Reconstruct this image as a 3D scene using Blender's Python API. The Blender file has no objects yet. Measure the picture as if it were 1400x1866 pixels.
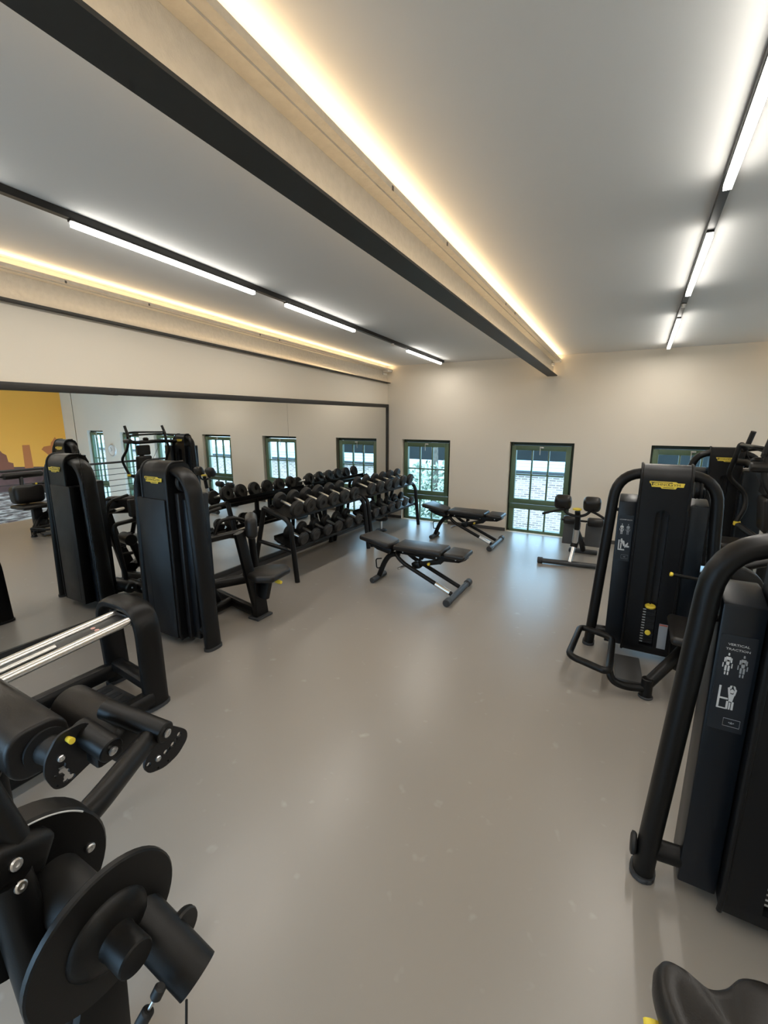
import bpy, bmesh, math, random
from mathutils import Vector, Matrix
random.seed(7)
S = bpy.context.scene
COL = S.collection
R = math.radians

# ------------------------------------------------------------------ camera
cam_d = bpy.data.cameras.new('camera'); cam = bpy.data.objects.new('camera', cam_d); COL.objects.link(cam)
cam.location = (0, 0, 1.7)
cam.rotation_euler = (R(90 - 11.885), 0, R(29.433))
cam_d.sensor_fit = 'HORIZONTAL'; cam_d.sensor_width = 36.0; cam_d.lens = 803 / 1400 * 36.0
cam_d.clip_start = 0.02
S.camera = cam
# ------------------------------------------------------------------ view, world
S.view_settings.view_transform = 'Standard'; S.view_settings.look = 'None'
S.view_settings.exposure = 0.0; S.view_settings.gamma = 1.0; S.view_settings.use_curve_mapping = False
S.cycles.use_denoising = True
S.cycles.use_adaptive_sampling = True; S.cycles.adaptive_threshold = .05; S.cycles.adaptive_min_samples = 16
S.cycles.max_bounces = 8; S.cycles.diffuse_bounces = 4; S.cycles.glossy_bounces = 4
S.cycles.caustics_reflective = False; S.cycles.caustics_refractive = False
S.cycles.sample_clamp_indirect = 4.0
W = bpy.data.worlds.new('sky'); S.world = W; W.use_nodes = True
bg = W.node_tree.nodes['Background']
bg.inputs[0].default_value = (0.43, 0.71, 1.0, 1); bg.inputs[1].default_value = 6.5
WARM = (1.0, 0.70, 0.385); NEUT = (1.0, 0.94, 0.86)
BAR_W = 7.2; COVE_W = 3.1; FLANGE_W = 1.9

# ------------------------------------------------------------------ materials
MATS = {}
def mat(name, col, rough=0.5, metal=0.0, noise=None, bump=None, emit=None, spec=None, coat=0.0, alpha=None, trans=0.0, rnoise=None):
    m = bpy.data.materials.new(name); m.use_nodes = True; nt = m.node_tree
    b = nt.nodes['Principled BSDF']
    b.inputs['Base Color'].default_value = (*col, 1); b.inputs['Roughness'].default_value = rough
    b.inputs['Metallic'].default_value = metal
    if spec is not None: b.inputs['Specular IOR Level'].default_value = spec
    if coat: b.inputs['Coat Weight'].default_value = coat
    if trans: b.inputs['Transmission Weight'].default_value = trans
    if emit: b.inputs['Emission Color'].default_value = (*emit[0], 1); b.inputs['Emission Strength'].default_value = emit[1]
    tc = None
    def coords():
        nonlocal tc
        if tc is None: tc = nt.nodes.new('ShaderNodeTexCoord')
        return tc.outputs['Object']
    if noise:
        sc, amt = noise
        n = nt.nodes.new('ShaderNodeTexNoise'); n.inputs['Scale'].default_value = sc; n.inputs['Detail'].default_value = 5
        nt.links.new(coords(), n.inputs['Vector'])
        r = nt.nodes.new('ShaderNodeValToRGB')
        r.color_ramp.elements[0].position = .3; r.color_ramp.elements[1].position = .7
        r.color_ramp.elements[0].color = (*[c * (1 - amt) for c in col], 1)
        r.color_ramp.elements[1].color = (*[min(1, c * (1 + amt)) for c in col], 1)
        nt.links.new(n.outputs[0], r.inputs[0]); nt.links.new(r.outputs[0], b.inputs['Base Color'])
    if rnoise:
        sc, lo, hi = rnoise
        n = nt.nodes.new('ShaderNodeTexNoise'); n.inputs['Scale'].default_value = sc; n.inputs['Detail'].default_value = 4
        nt.links.new(coords(), n.inputs['Vector'])
        mr = nt.nodes.new('ShaderNodeMapRange'); mr.inputs[1].default_value = .3; mr.inputs[2].default_value = .7
        mr.inputs[3].default_value = lo; mr.inputs[4].default_value = hi
        nt.links.new(n.outputs[0], mr.inputs[0]); nt.links.new(mr.outputs[0], b.inputs['Roughness'])
    if bump:
        sc, st = bump
        n = nt.nodes.new('ShaderNodeTexNoise'); n.inputs['Scale'].default_value = sc; n.inputs['Detail'].default_value = 3
        nt.links.new(coords(), n.inputs['Vector'])
        bp = nt.nodes.new('ShaderNodeBump'); bp.inputs['Strength'].default_value = st; bp.inputs['Distance'].default_value = .005
        nt.links.new(n.outputs[0], bp.inputs['Height']); nt.links.new(bp.outputs[0], b.inputs['Normal'])
    MATS[name] = m
    return m
mat('wall', (.79, .728, .625), .85, noise=(.6, .02), bump=(120, .04))
mat('ceiling', (.80, .80, .79), .9, noise=(.5, .015))
mat('beam_coat', (.56, .53, .47), .7, noise=(30, .05), bump=(38, .9))
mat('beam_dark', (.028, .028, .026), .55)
mat('metal_profile', (.55, .54, .5), .35, .6)
mat('green', (.095, .150, .085), .4, noise=(4, .05))
mat('green_shaded', (.03, .05, .028), .5)  # window green with the casement's shade on the outer frame put into the colour
mat('black', (.0048, .0047, .0047), .40, bump=(400, .06), spec=.27)
mat('shroud', (.0045, .0050, .0060), .42, bump=(500, .05), rnoise=(6, .36, .46), spec=.28)
mat('panel', (.0044, .0072, .0110), .38, spec=.34)
mat('slot', (.004, .004, .005), .5)
mat('vinyl', (.0125, .0110, .0100), .40, bump=(260, .10), rnoise=(5, .34, .46), spec=.4)
mat('rubber', (.011, .011, .011), .55, noise=(20, .15), spec=.4)
mat('grey_rubber', (.035, .037, .040), .55)
mat('plate_grey', (.055, .055, .055), .6)
mat('head_face', (.030, .029, .028), .5, spec=.4)
mat('chrome', (.84, .84, .82), .28, 1.0)
mat('steel', (.62, .62, .62), .3, 1.0)
mat('yellow', (.82, .62, .06), .4)
mat('logo_yellow', (.80, .62, .08), .4)
mat('ink', (.03, .025, .015), .5)
mat('print_white', (.55, .57, .58), .5)
mat('print_grey', (.30, .32, .34), .5)
mat('print_red', (.45, .12, .08), .5)
mat('print_pink', (.75, .42, .38), .5)
mat('sticker', (.008, .013, .020), .35)
mat('label_grey', (.30, .32, .34), .45)
mat('track', (.010, .010, .010), .45)
mat('led', (1, 1, 1), .5, emit=((1.0, .95, .86), 18.0))
mat('strip', (1, 1, 1), .5, emit=(WARM, 4.0))
mat('mirror', (.86, .86, .84), .0, 1.0)
mat('frame_black', (.014, .013, .012), .5)
mat('rail_steel', (.055, .057, .06), .4, .4)
mat('white_plastic', (.75, .75, .73), .4)
mat('base_dark', (.07, .065, .06), .5)
mat('far_dark', (.012, .015, .014), .8, noise=(.6, .4))
mat('roof_sheet', (.42, .58, .66), .6, noise=(.8, .1))
mat('pave', (.42, .42, .40), .8, noise=(2, .1))
mat('bark', (.12, .10, .08), .9, noise=(10, .3))
mat('lower_floor', (.30, .29, .28), .5)
mat('mural_brown', (.24, .07, .03), .6)
mat('mural_rust', (.50, .15, .035), .6)
mat('mural_dark', (.12, .05, .04), .6, noise=(3, .3))

def node_mat(name, fn, rough=.5):
    m = bpy.data.materials.new(name); m.use_nodes = True
    fn(m.node_tree, m.node_tree.nodes['Principled BSDF']); m.node_tree.nodes['Principled BSDF'].inputs['Roughness'].default_value = rough
    MATS[name] = m
def floor_nodes(nt, b):
    tc = nt.nodes.new('ShaderNodeTexCoord')
    n1 = nt.nodes.new('ShaderNodeTexNoise'); n1.inputs['Scale'].default_value = .9; n1.inputs['Detail'].default_value = 2
    n2 = nt.nodes.new('ShaderNodeTexNoise'); n2.inputs['Scale'].default_value = 11; n2.inputs['Detail'].default_value = 2; n2.inputs['Roughness'].default_value = .5
    for n in (n1, n2): nt.links.new(tc.outputs['Object'], n.inputs['Vector'])
    r1 = nt.nodes.new('ShaderNodeValToRGB'); e = r1.color_ramp.elements
    e[0].position = .0; e[1].position = 1.0; e[0].color = (.250, .228, .201, 1); e[1].color = (.312, .286, .253, 1)
    r2 = nt.nodes.new('ShaderNodeValToRGB'); e = r2.color_ramp.elements
    e[0].position = .67; e[1].position = .82; e[0].color = (0, 0, 0, 1); e[1].color = (.7, .7, .7, 1)
    mx = nt.nodes.new('ShaderNodeMix'); mx.data_type = 'RGBA'
    nt.links.new(n1.outputs[0], r1.inputs[0]); nt.links.new(n2.outputs[0], r2.inputs[0])
    nt.links.new(r2.outputs[0], mx.inputs[0]); nt.links.new(r1.outputs[0], mx.inputs[6]); mx.inputs[7].default_value = (.40, .39, .37, 1)
    # floor sheet seams: thin darker lines every 1.9 m along the room
    sp = nt.nodes.new('ShaderNodeSeparateXYZ'); nt.links.new(tc.outputs['Object'], sp.inputs[0])
    nt.links.new(mx.outputs[2], b.inputs['Base Color'])
    mr = nt.nodes.new('ShaderNodeMapRange'); mr.inputs[1].default_value = .0; mr.inputs[2].default_value = 1.0; mr.inputs[3].default_value = .285; mr.inputs[4].default_value = .36
    nt.links.new(n1.outputs[0], mr.inputs[0]); nt.links.new(mr.outputs[0], b.inputs['Roughness'])
    n3 = nt.nodes.new('ShaderNodeTexNoise'); n3.inputs['Scale'].default_value = 300
    nt.links.new(tc.outputs['Object'], n3.inputs['Vector'])
    bp = nt.nodes.new('ShaderNodeBump'); bp.inputs['Strength'].default_value = .05; bp.inputs['Distance'].default_value = .002
    nt.links.new(n3.outputs[0], bp.inputs['Height']); nt.links.new(bp.outputs[0], b.inputs['Normal'])
    b.inputs['Specular IOR Level'].default_value = .75
node_mat('floor', floor_nodes, .42)
def brick_nodes(nt, b):
    tc = nt.nodes.new('ShaderNodeTexCoord'); mp = nt.nodes.new('ShaderNodeMapping'); mp.inputs['Rotation'].default_value = (R(90), 0, 0)
    nt.links.new(tc.outputs['Object'], mp.inputs[0])
    br = nt.nodes.new('ShaderNodeTexBrick'); nt.links.new(mp.outputs[0], br.inputs['Vector'])
    br.inputs['Scale'].default_value = 1.0; br.inputs['Brick Width'].default_value = .20; br.inputs['Row Height'].default_value = .066
    br.inputs['Mortar Size'].default_value = .013
    br.inputs['Color1'].default_value = (.62, .44, .40, 1); br.inputs['Color2'].default_value = (.30, .20, .18, 1); br.inputs['Mortar'].default_value = (.74, .69, .66, 1)
    nt.links.new(br.outputs[0], b.inputs['Base Color'])
node_mat('brick', brick_nodes, .85)
def leaf_nodes(nt, b):
    oi = nt.nodes.new('ShaderNodeNewGeometry'); r = nt.nodes.new('ShaderNodeValToRGB'); e = r.color_ramp.elements
    e[0].color = (.02, .05, .02, 1); e[1].color = (.55, .62, .45, 1)
    nt.links.new(oi.outputs['Random Per Island'], r.inputs[0]); nt.links.new(r.outputs[0], b.inputs['Base Color'])
node_mat('leaf', leaf_nodes, .5)
def mural_nodes(nt, b):
    # printed sunset: orange to yellow, bands set out along the wall (object Y) and height (object Z)
    tc = nt.nodes.new('ShaderNodeTexCoord'); sp = nt.nodes.new('ShaderNodeSeparateXYZ'); nt.links.new(tc.outputs['Object'], sp.inputs[0])
    mr = nt.nodes.new('ShaderNodeMapRange'); mr.inputs[1].default_value = 4.6; mr.inputs[2].default_value = 6.7
    nt.links.new(sp.outputs[1], mr.inputs[0])
    r = nt.nodes.new('ShaderNodeValToRGB'); e = r.color_ramp.elements
    e[0].color = (.90, .40, .05, 1); e[1].color = (.60, .50, .03, 1)
    x = e.new(.55); x.color = (.88, .54, .06, 1)
    nt.links.new(mr.outputs[0], r.inputs[0]); nt.links.new(r.outputs[0], b.inputs['Base Color'])
node_mat('mural_sky', mural_nodes, .5)
def water_nodes(nt, b):
    tc = nt.nodes.new('ShaderNodeTexCoord'); mp = nt.nodes.new('ShaderNodeMapping'); mp.inputs['Scale'].default_value = (1, 2.0, 9)
    nt.links.new(tc.outputs['Object'], mp.inputs[0])
    n = nt.nodes.new('ShaderNodeTexNoise'); n.inputs['Scale'].default_value = 2.2; n.inputs['Detail'].default_value = 6
    nt.links.new(mp.outputs[0], n.inputs['Vector'])
    r = nt.nodes.new('ShaderNodeValToRGB'); e = r.color_ramp.elements
    e[0].position = .38; e[1].position = .62; e[0].color = (.12, .07, .055, 1); e[1].color = (.62, .52, .45, 1)
    nt.links.new(n.outputs[0], r.inputs[0]); nt.links.new(r.outputs[0], b.inputs['Base Color'])
node_mat('mural_water', water_nodes, .5)

# glass: thin clear pane
def glass_nodes(nt, b):
    out = [n for n in nt.nodes if n.type == 'OUTPUT_MATERIAL'][0]
    t = nt.nodes.new('ShaderNodeBsdfTransparent'); t.inputs[0].default_value = (.93, .96, .95, 1)
    g = nt.nodes.new('ShaderNodeBsdfGlossy'); g.inputs['Roughness'].default_value = .0
    lw = nt.nodes.new('ShaderNodeLayerWeight'); f = nt.nodes.new('ShaderNodeMath'); f.operation = 'POWER'; f.inputs[1].default_value = 5.0
    nt.links.new(lw.outputs['Facing'], f.inputs[0]); lw.inputs[0].default_value = .5
    mx = nt.nodes.new('ShaderNodeMixShader')
    nt.links.new(f.outputs[0], mx.inputs[0]); nt.links.new(t.outputs[0], mx.inputs[1]); nt.links.new(g.outputs[0], mx.inputs[2])
    nt.links.new(mx.outputs[0], out.inputs[0])
node_mat('glass', glass_nodes)

# ------------------------------------------------------------------ mesh helpers (all add to a bmesh)
def nb(): return bmesh.new()
def box(bm, x0, x1, y0, y1, z0, z1, bev=0, seg=2):
    t = bmesh.new()
    bmesh.ops.create_cube(t, size=1)
    bmesh.ops.scale(t, vec=(abs(x1 - x0), abs(y1 - y0), abs(z1 - z0)), verts=t.verts)
    if bev: bmesh.ops.bevel(t, geom=t.edges[:], offset=bev, segments=seg, profile=.5, affect='EDGES')
    bmesh.ops.translate(t, vec=((x0 + x1) / 2, (y0 + y1) / 2, (z0 + z1) / 2), verts=t.verts)
    merge(bm, t); return bm
def obox(bm, c, size, rot=(0, 0, 0), bev=0, seg=2):
    t = bmesh.new(); bmesh.ops.create_cube(t, size=1); bmesh.ops.scale(t, vec=size, verts=t.verts)
    if bev: bmesh.ops.bevel(t, geom=t.edges[:], offset=bev, segments=seg, profile=.5, affect='EDGES')
    from mathutils import Euler
    bmesh.ops.transform(t, matrix=Matrix.Translation(c) @ Euler([R(a) for a in rot]).to_matrix().to_4x4(), verts=t.verts)
    merge(bm, t); return bm
def merge(bm, t):
    me = bpy.data.meshes.new('t'); t.to_mesh(me); t.free(); bm.from_mesh(me); bpy.data.meshes.remove(me)
def fillet(pts, r, n=6):
    P = [Vector(p) for p in pts]; out = [P[0]]
    rr = r if isinstance(r, (list, tuple)) else [r] * len(P)
    for i in range(1, len(P) - 1):
        a, b, c = P[i - 1], P[i], P[i + 1]; u = (a - b); v = (c - b)
        d = min(rr[i], u.length * .49, v.length * .49)
        p0 = b + u.normalized() * d; p1 = b + v.normalized() * d
        for k in range(n + 1):
            t = k / n; out.append(p0 * (1 - t) ** 2 + b * 2 * t * (1 - t) + p1 * t * t)
    out.append(P[-1]); return out
def sweep(bm, pts, ra, rb=None, ref=None, seg=12, caps=True, closed=False, sq=1.0):
    """sweep an ellipse (half-axes ra along ref, rb across) along pts; sq<1 squares the section"""
    P = [Vector(p) for p in pts]; rb = rb or ra; n = len(P); rings = []
    T = []
    for i in range(n):
        if closed: t = P[(i + 1) % n] - P[i - 1]
        else: t = P[min(i + 1, n - 1)] - P[max(i - 1, 0)]
        T.append(t.normalized())
    s = Vector(ref) if ref else (Vector((0, 0, 1)) if abs(T[0].z) < .9 else Vector((1, 0, 0)))
    for i in range(n):
        t = T[i]
        if ref: s0 = Vector(ref)
        else: s0 = s
        s = (s0 - t * s0.dot(t)).normalized(); o = t.cross(s)
        ring = []
        for k in range(seg):
            a = 2 * math.pi * k / seg; c, d = math.cos(a), math.sin(a)
            c = math.copysign(abs(c) ** sq, c); d = math.copysign(abs(d) ** sq, d)
            ring.append(bm.verts.new(P[i] + s * (ra * c) + o * (rb * d)))
        rings.append(ring)
    m = n if closed else n - 1
    for i in range(m):
        A, B = rings[i], rings[(i + 1) % n]
        for k in range(seg): bm.faces.new((A[k], A[(k + 1) % seg], B[(k + 1) % seg], B[k]))
    if caps and not closed:
        bm.faces.new(rings[0][::-1]); bm.faces.new(rings[-1])
    return bm
def tube(bm, a, b, r, seg=14): return sweep(bm, [a, b], r, seg=seg)
def lathe(bm, prof, origin, axis, seg=28):
    """prof: list of (distance along axis, radius)"""
    ax = Vector(axis).normalized(); s = ax.orthogonal().normalized(); o = ax.cross(s); O = Vector(origin)
    rings = []
    for d, r in prof:
        if r < 1e-6: rings.append([bm.verts.new(O + ax * d)]); continue
        rings.append([bm.verts.new(O + ax * d + (s * math.cos(2 * math.pi * k / seg) + o * math.sin(2 * math.pi * k / seg)) * r) for k in range(seg)])
    for A, B in zip(rings, rings[1:]):
        if len(A) == 1 and len(B) == 1: continue
        for k in range(seg):
            k2 = (k + 1) % seg
            if len(A) == 1: bm.faces.new((A[0], B[k2], B[k]))
            elif len(B) == 1: bm.faces.new((A[k], A[k2], B[0]))
            else: bm.faces.new((A[k], A[k2], B[k2], B[k]))
    if len(rings[0]) > 1: bm.faces.new(rings[0][::-1])
    if len(rings[-1]) > 1: bm.faces.new(rings[-1])
    return bm
def cyl(bm, a, b, r, bev=.004, seg=24):
    a = Vector(a); b = Vector(b); L = (b - a).length
    return lathe(bm, [(0, r - bev), (bev, r), (L - bev, r), (L, r - bev)], a, b - a, seg)
def prism(bm, outline, d0, d1, plane='xz', bev=0, seg=2):
    """outline: 2D polygon; plane names its two axes; extruded along the third from d0 to d1"""
    t = bmesh.new()
    def v(p, d):
        if plane == 'xz': return (p[0], d, p[1])
        if plane == 'yz': return (d, p[0], p[1])
        return (p[0], p[1], d)
    A = [t.verts.new(v(p, d0)) for p in outline]; B = [t.verts.new(v(p, d1)) for p in outline]; n = len(A)
    t.faces.new(A); t.faces.new(B[::-1])
    for k in range(n): t.faces.new((A[k], B[k], B[(k + 1) % n], A[(k + 1) % n]))
    bmesh.ops.recalc_face_normals(t, faces=t.faces)
    if bev:
        es = [e for e in t.edges if len(e.link_faces) == 2 and e.calc_face_angle(0) > .5]
        bmesh.ops.bevel(t, geom=es, offset=bev, segments=seg, profile=.5, affect='EDGES')
    merge(bm, t); return bm
def rrect(w, h, r, cx=0, cz=0, n=5):
    out = []
    for sx, sz, a0 in ((1, 1, 0), (-1, 1, 90), (-1, -1, 180), (1, -1, 270)):
        for k in range(n + 1):
            a = R(a0 + 90 * k / n); out.append((cx + sx * (w / 2 - r) + r * math.cos(a), cz + sz * (h / 2 - r) + r * math.sin(a)))
    return out
# ------------------------------------------------------------------ object helpers
ORG = {}
def finish(bm, name, m, smooth=35):
    bmesh.ops.recalc_face_normals(bm, faces=bm.faces)
    me = bpy.data.meshes.new(name); bm.to_mesh(me); bm.free()
    if smooth:
        me.polygons.foreach_set('use_smooth', [True] * len(me.polygons)); me.set_sharp_from_angle(angle=R(smooth))
    me.materials.append(MATS[m]); return me
def obj(name, bm, m, parent=None, smooth=35, world=True, label=None, kind=None):
    """one mesh object; shapes given in world coordinates are moved into the parent's frame"""
    if parent is not None and world:
        o0 = ORG.get(parent.name, Vector((0, 0, 0)))
        bmesh.ops.translate(bm, vec=-o0, verts=bm.verts)
    o = bpy.data.objects.new(name, finish(bm, name, m, smooth)); COL.objects.link(o)
    if parent is not None:
        o.parent = parent; ORG[o.name] = ORG.get(parent.name, Vector((0, 0, 0))) if world else Vector((0, 0, 0))
    if label: o['label'] = label
    if kind: o['kind'] = kind
    return o
def thing(name, label, cat, loc=(0, 0, 0), rotz=0, group=None):
    o = bpy.data.objects.new(name, None); COL.objects.link(o); o.location = loc; o.rotation_euler = (0, 0, rotz)
    o.empty_display_size = .1
    if label: o['label'] = label
    if cat: o['category'] = cat
    if group: o['group'] = group
    ORG[o.name] = Vector(loc); return o
def struct(name, bm, m, label=None, smooth=0):
    o = obj(name, bm, m, smooth=smooth); o['kind'] = 'structure'; o['label'] = label or name
    return o
def tag(o, label, cat, group=None):
    o['label'] = label; o['category'] = cat
    if group: o['group'] = group
    return o
def copy_tree(o, parent=None):
    c = o.copy(); COL.objects.link(c); c.parent = parent
    for ch in o.children: copy_tree(ch, c)
    return c
def text_bm(s, size, mtx, extrude=.0004, spacing=1.0):
    cu = bpy.data.curves.new('txt', 'FONT'); cu.body = s; cu.size = size; cu.align_x = 'CENTER'; cu.align_y = 'CENTER'; cu.extrude = extrude
    cu.space_character = spacing; cu.resolution_u = 2
    o = bpy.data.objects.new('txt', cu); COL.objects.link(o)
    dg = bpy.context.evaluated_depsgraph_get(); dg.update()
    me = bpy.data.meshes.new_from_object(o.evaluated_get(dg)); bm = bmesh.new(); bm.from_mesh(me)
    bpy.data.objects.remove(o); bpy.data.meshes.remove(me); bpy.data.curves.remove(cu)
    bmesh.ops.transform(bm, matrix=mtx, verts=bm.verts); return bm
FRONT = Matrix.Rotation(R(90), 4, 'X')      # text reading from -Y
def area_light(name, loc, size_x, size_y, rot, energy, color):
    l = bpy.data.lights.new(name, 'AREA'); l.shape = 'RECTANGLE'; l.size = size_x; l.size_y = size_y; l.energy = energy; l.color = color
    o = bpy.data.objects.new(name, l); o.location = loc; o.rotation_euler = rot; COL.objects.link(o); return o
# ================================================================== the room
XL, YF, XR, YB = -3.72, 6.715, 6.95, -1.15
SL, CZ = .034, 2.56
def cz(y): return CZ + SL * (YF - y)
FLOOR_X = 1.66
b = nb(); box(b, XL - .1, FLOOR_X, YB, YF, -.22, 0); struct('floor', b, 'floor', 'grey brown rubber gym floor with faint scuffs')
b = nb(); box(b, FLOOR_X, XR + .2, YB, YF + .0, -3.3, -3.2); struct('floor_lower', b, 'lower_floor', 'floor of the lower hall beyond the railing')
b = nb(); box(b, XL - .3, XL, YB - .2, YF + .25, -.3, 3.2); struct('wall_left', b, 'wall', 'cream painted wall above and around the long mirror')
b = nb()
v = [b.verts.new(p) for p in ((XL - .3, YB - .3, cz(YB - .3)), (XR + .3, YB - .3, cz(YB - .3)), (XR + .3, YF + .3, cz(YF + .3)), (XL - .3, YF + .3, cz(YF + .3)))]
w = [b.verts.new(x.co + Vector((0, 0, .12))) for x in v]
b.faces.new(v); b.faces.new(w[::-1])
for k in range(4): b.faces.new((v[k], w[k], w[(k + 1) % 4], v[(k + 1) % 4]))
struct('ceiling', b, 'ceiling', 'plain white ceiling sloping gently down to the window wall')
# window wall with openings
WIN = [(-3.44, -2.575, 0.0, 1.37), (-1.63, -.735, 0.0, 1.37), (.19, 1.09, 0.0, 1.37), (2.0, 2.85, -.75, 1.37), (3.45, 4.26, -.75, 1.37), (5.03, 5.80, -.75, 1.40)]
def wall_holes(name, x0, x1, z0, z1, y0, y1, holes, label):
    b = nb(); xs = sorted({x0, x1, *[h[0] for h in holes], *[h[1] for h in holes]}); zs = sorted({z0, z1, *[h[2] for h in holes], *[h[3] for h in holes]})
    for i in range(len(xs) - 1):
        run = None
        for j in range(len(zs) - 1):
            mx, mz = (xs[i] + xs[i + 1]) / 2, (zs[j] + zs[j + 1]) / 2
            hole = any(h[0] < mx < h[1] and h[2] < mz < h[3] for h in holes)
            if not hole and run is None: run = zs[j]
            if (hole or j == len(zs) - 2) and run is not None:
                box(b, xs[i], xs[i + 1], y0, y1, run, zs[j] if hole else zs[j + 1]); run = None
    return struct(name, b, 'wall', label)
wall_holes('wall_far', XL - .3, XR + .3, -3.3, 3.1, YF, YF + .25, WIN, 'cream painted end wall with low green windows')
BW = [(-3.40, -.80, 0.0, 1.37)]
wall_holes('wall_back', XL - .3, XR + .3, -3.3, 3.3, YB - .2, YB, BW, 'cream wall behind the photographer with window openings')
b = nb(); box(b, XR, XR + .2, YB, YF, -3.3, 3.3); struct('wall_right', b, 'wall', 'wall across the lower hall carrying a printed mural')
# baseboard pieces between the windows
b = nb(); last = XL
for h in WIN[:3]:
    box(b, last, h[0], YF - .012, YF, 0, .05); last = h[1]
box(b, last, FLOOR_X, YF - .012, YF, 0, .05)
struct('baseboard_far', b, 'base_dark', 'low dark baseboard under the window wall')
b = nb(); box(b, XL, XL + .012, YB, YF, 0, .055); struct('baseboard_left', b, 'base_dark', 'low dark baseboard under the mirror')

# ------------------------------------------------------------------ green windows
def window(n, x0, x1, z0, z1):
    W_ = thing('window_%d' % n, None, None, ((x0 + x1) / 2, YF + .1, z0)); W_['kind'] = 'structure'
    W_['label'] = ['green framed window with glazing bars beside the mirror corner', 'green framed window with glazing bars behind the back extension bench', 'green framed window behind the machines on the right', 'tall green window beyond the railing, nearest the gym', 'tall green window beyond the railing, the middle one', 'tall green window beyond the railing, nearest the mural'][n - 1]
    yo, yi = YF + .16, YF + .09      # outer frame depth
    def bar(name, X0, X1, Z0, Z1, Y0, Y1, m='green', par=W_, bev=.004):
        b = nb(); box(b, X0, X1, Y0, Y1, Z0, Z1, bev); return obj(name, b, m, par)
    t = .045
    bar('frame_jamb', x0, x0 + t, z0, z1, yi, yo, 'green_shaded'); bar('frame_jamb', x1 - t, x1, z0, z1, yi, yo, 'green_shaded')
    bar('frame_head', x0 + t, x1 - t, z1 - t, z1, yi, yo, 'green_shaded'); bar('frame_sill', x0 + t, x1 - t, z0, z0 + .04, yi - .02, yo, 'green')
    zs = z0 + (z1 - z0) * .325       # split between lower light and casement
    # casement leaf, proud of the frame
    cx0, cx1, c0, c1 = x0 + .022, x1 - .038, zs, z1 - .05
    ci, co = YF + .045, YF + .11; s = .07
    leaf = nb(); box(leaf, cx0, cx0 + s, ci, co, c0, c1, .005); L = obj('casement_stile', leaf, 'green', W_)
    bar('casement_stile', cx1 - s, cx1, c0, c1, ci, co); bar('casement_rail', cx0 + s, cx1 - s, c1 - s, c1, ci, co); bar('casement_rail', cx0 + s, cx1 - s, c0, c0 + .075, ci, co)
    gx0, gx1, gz0, gz1 = cx0 + s, cx1 - s, c0 + .075, c1 - s
    gw = (gx1 - gx0)
    for k in (1, 2): bar('glazing_bar', gx0 + gw * k / 3 - .011, gx0 + gw * k / 3 + .011, gz0, gz1, ci + .012, co - .012)
    zm = (gz0 + gz1) / 2
    for k in range(3):
        a, c = gx0 + gw * k / 3 + .011, gx0 + gw * (k + 1) / 3 - .011
        bar('glazing_bar', a, c, zm - .011, zm + .011, ci + .012, co - .012)
    for k in range(3):
        for (p, q) in ((gz0, zm), (zm, gz1)): bar('pane', gx0 + gw * k / 3, gx0 + gw * (k + 1) / 3, p, q, ci + .03, ci + .034, 'glass', bev=0)
    # lower fixed light
    bar('lower_rail', x0 + .03, x1 - .038, zs - .085, zs - .008, ci + .012, co); bar('lower_stile', x0 + .03, x0 + .03 + s, z0 + .04, zs - .085, ci + .012, co)
    bar('lower_stile', x1 - .038 - s, x1 - .038, z0 + .04, zs - .085, ci + .012, co)
    g0, g1 = x0 + .03 + s, x1 - .038 - s; gw2 = g1 - g0
    for k in (1, 2): bar('glazing_bar', g0 + gw2 * k / 3 - .012, g0 + gw2 * k / 3 + .012, z0 + .04, zs - .085, ci + .02, co - .01)
    for k in range(3): bar('pane', g0 + gw2 * k / 3, g0 + gw2 * (k + 1) / 3, z0 + .04, zs - .085, ci + .035, ci + .039, 'glass', bev=0)
    # handle on the top rail
    b = nb(); hx = (cx0 + cx1) / 2; box(b, hx - .012, hx + .045, ci - .012, ci, c1 - .035, c1 - .012, .004); tube(b, (hx - .004, ci - .02, c1 - .02), (hx - .004, ci - .02, c1 - .13), .006)
    obj('window_handle', b, 'metal_profile', W_)
    return W_
for i, h in enumerate(WIN): window(i + 1, *h)

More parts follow.
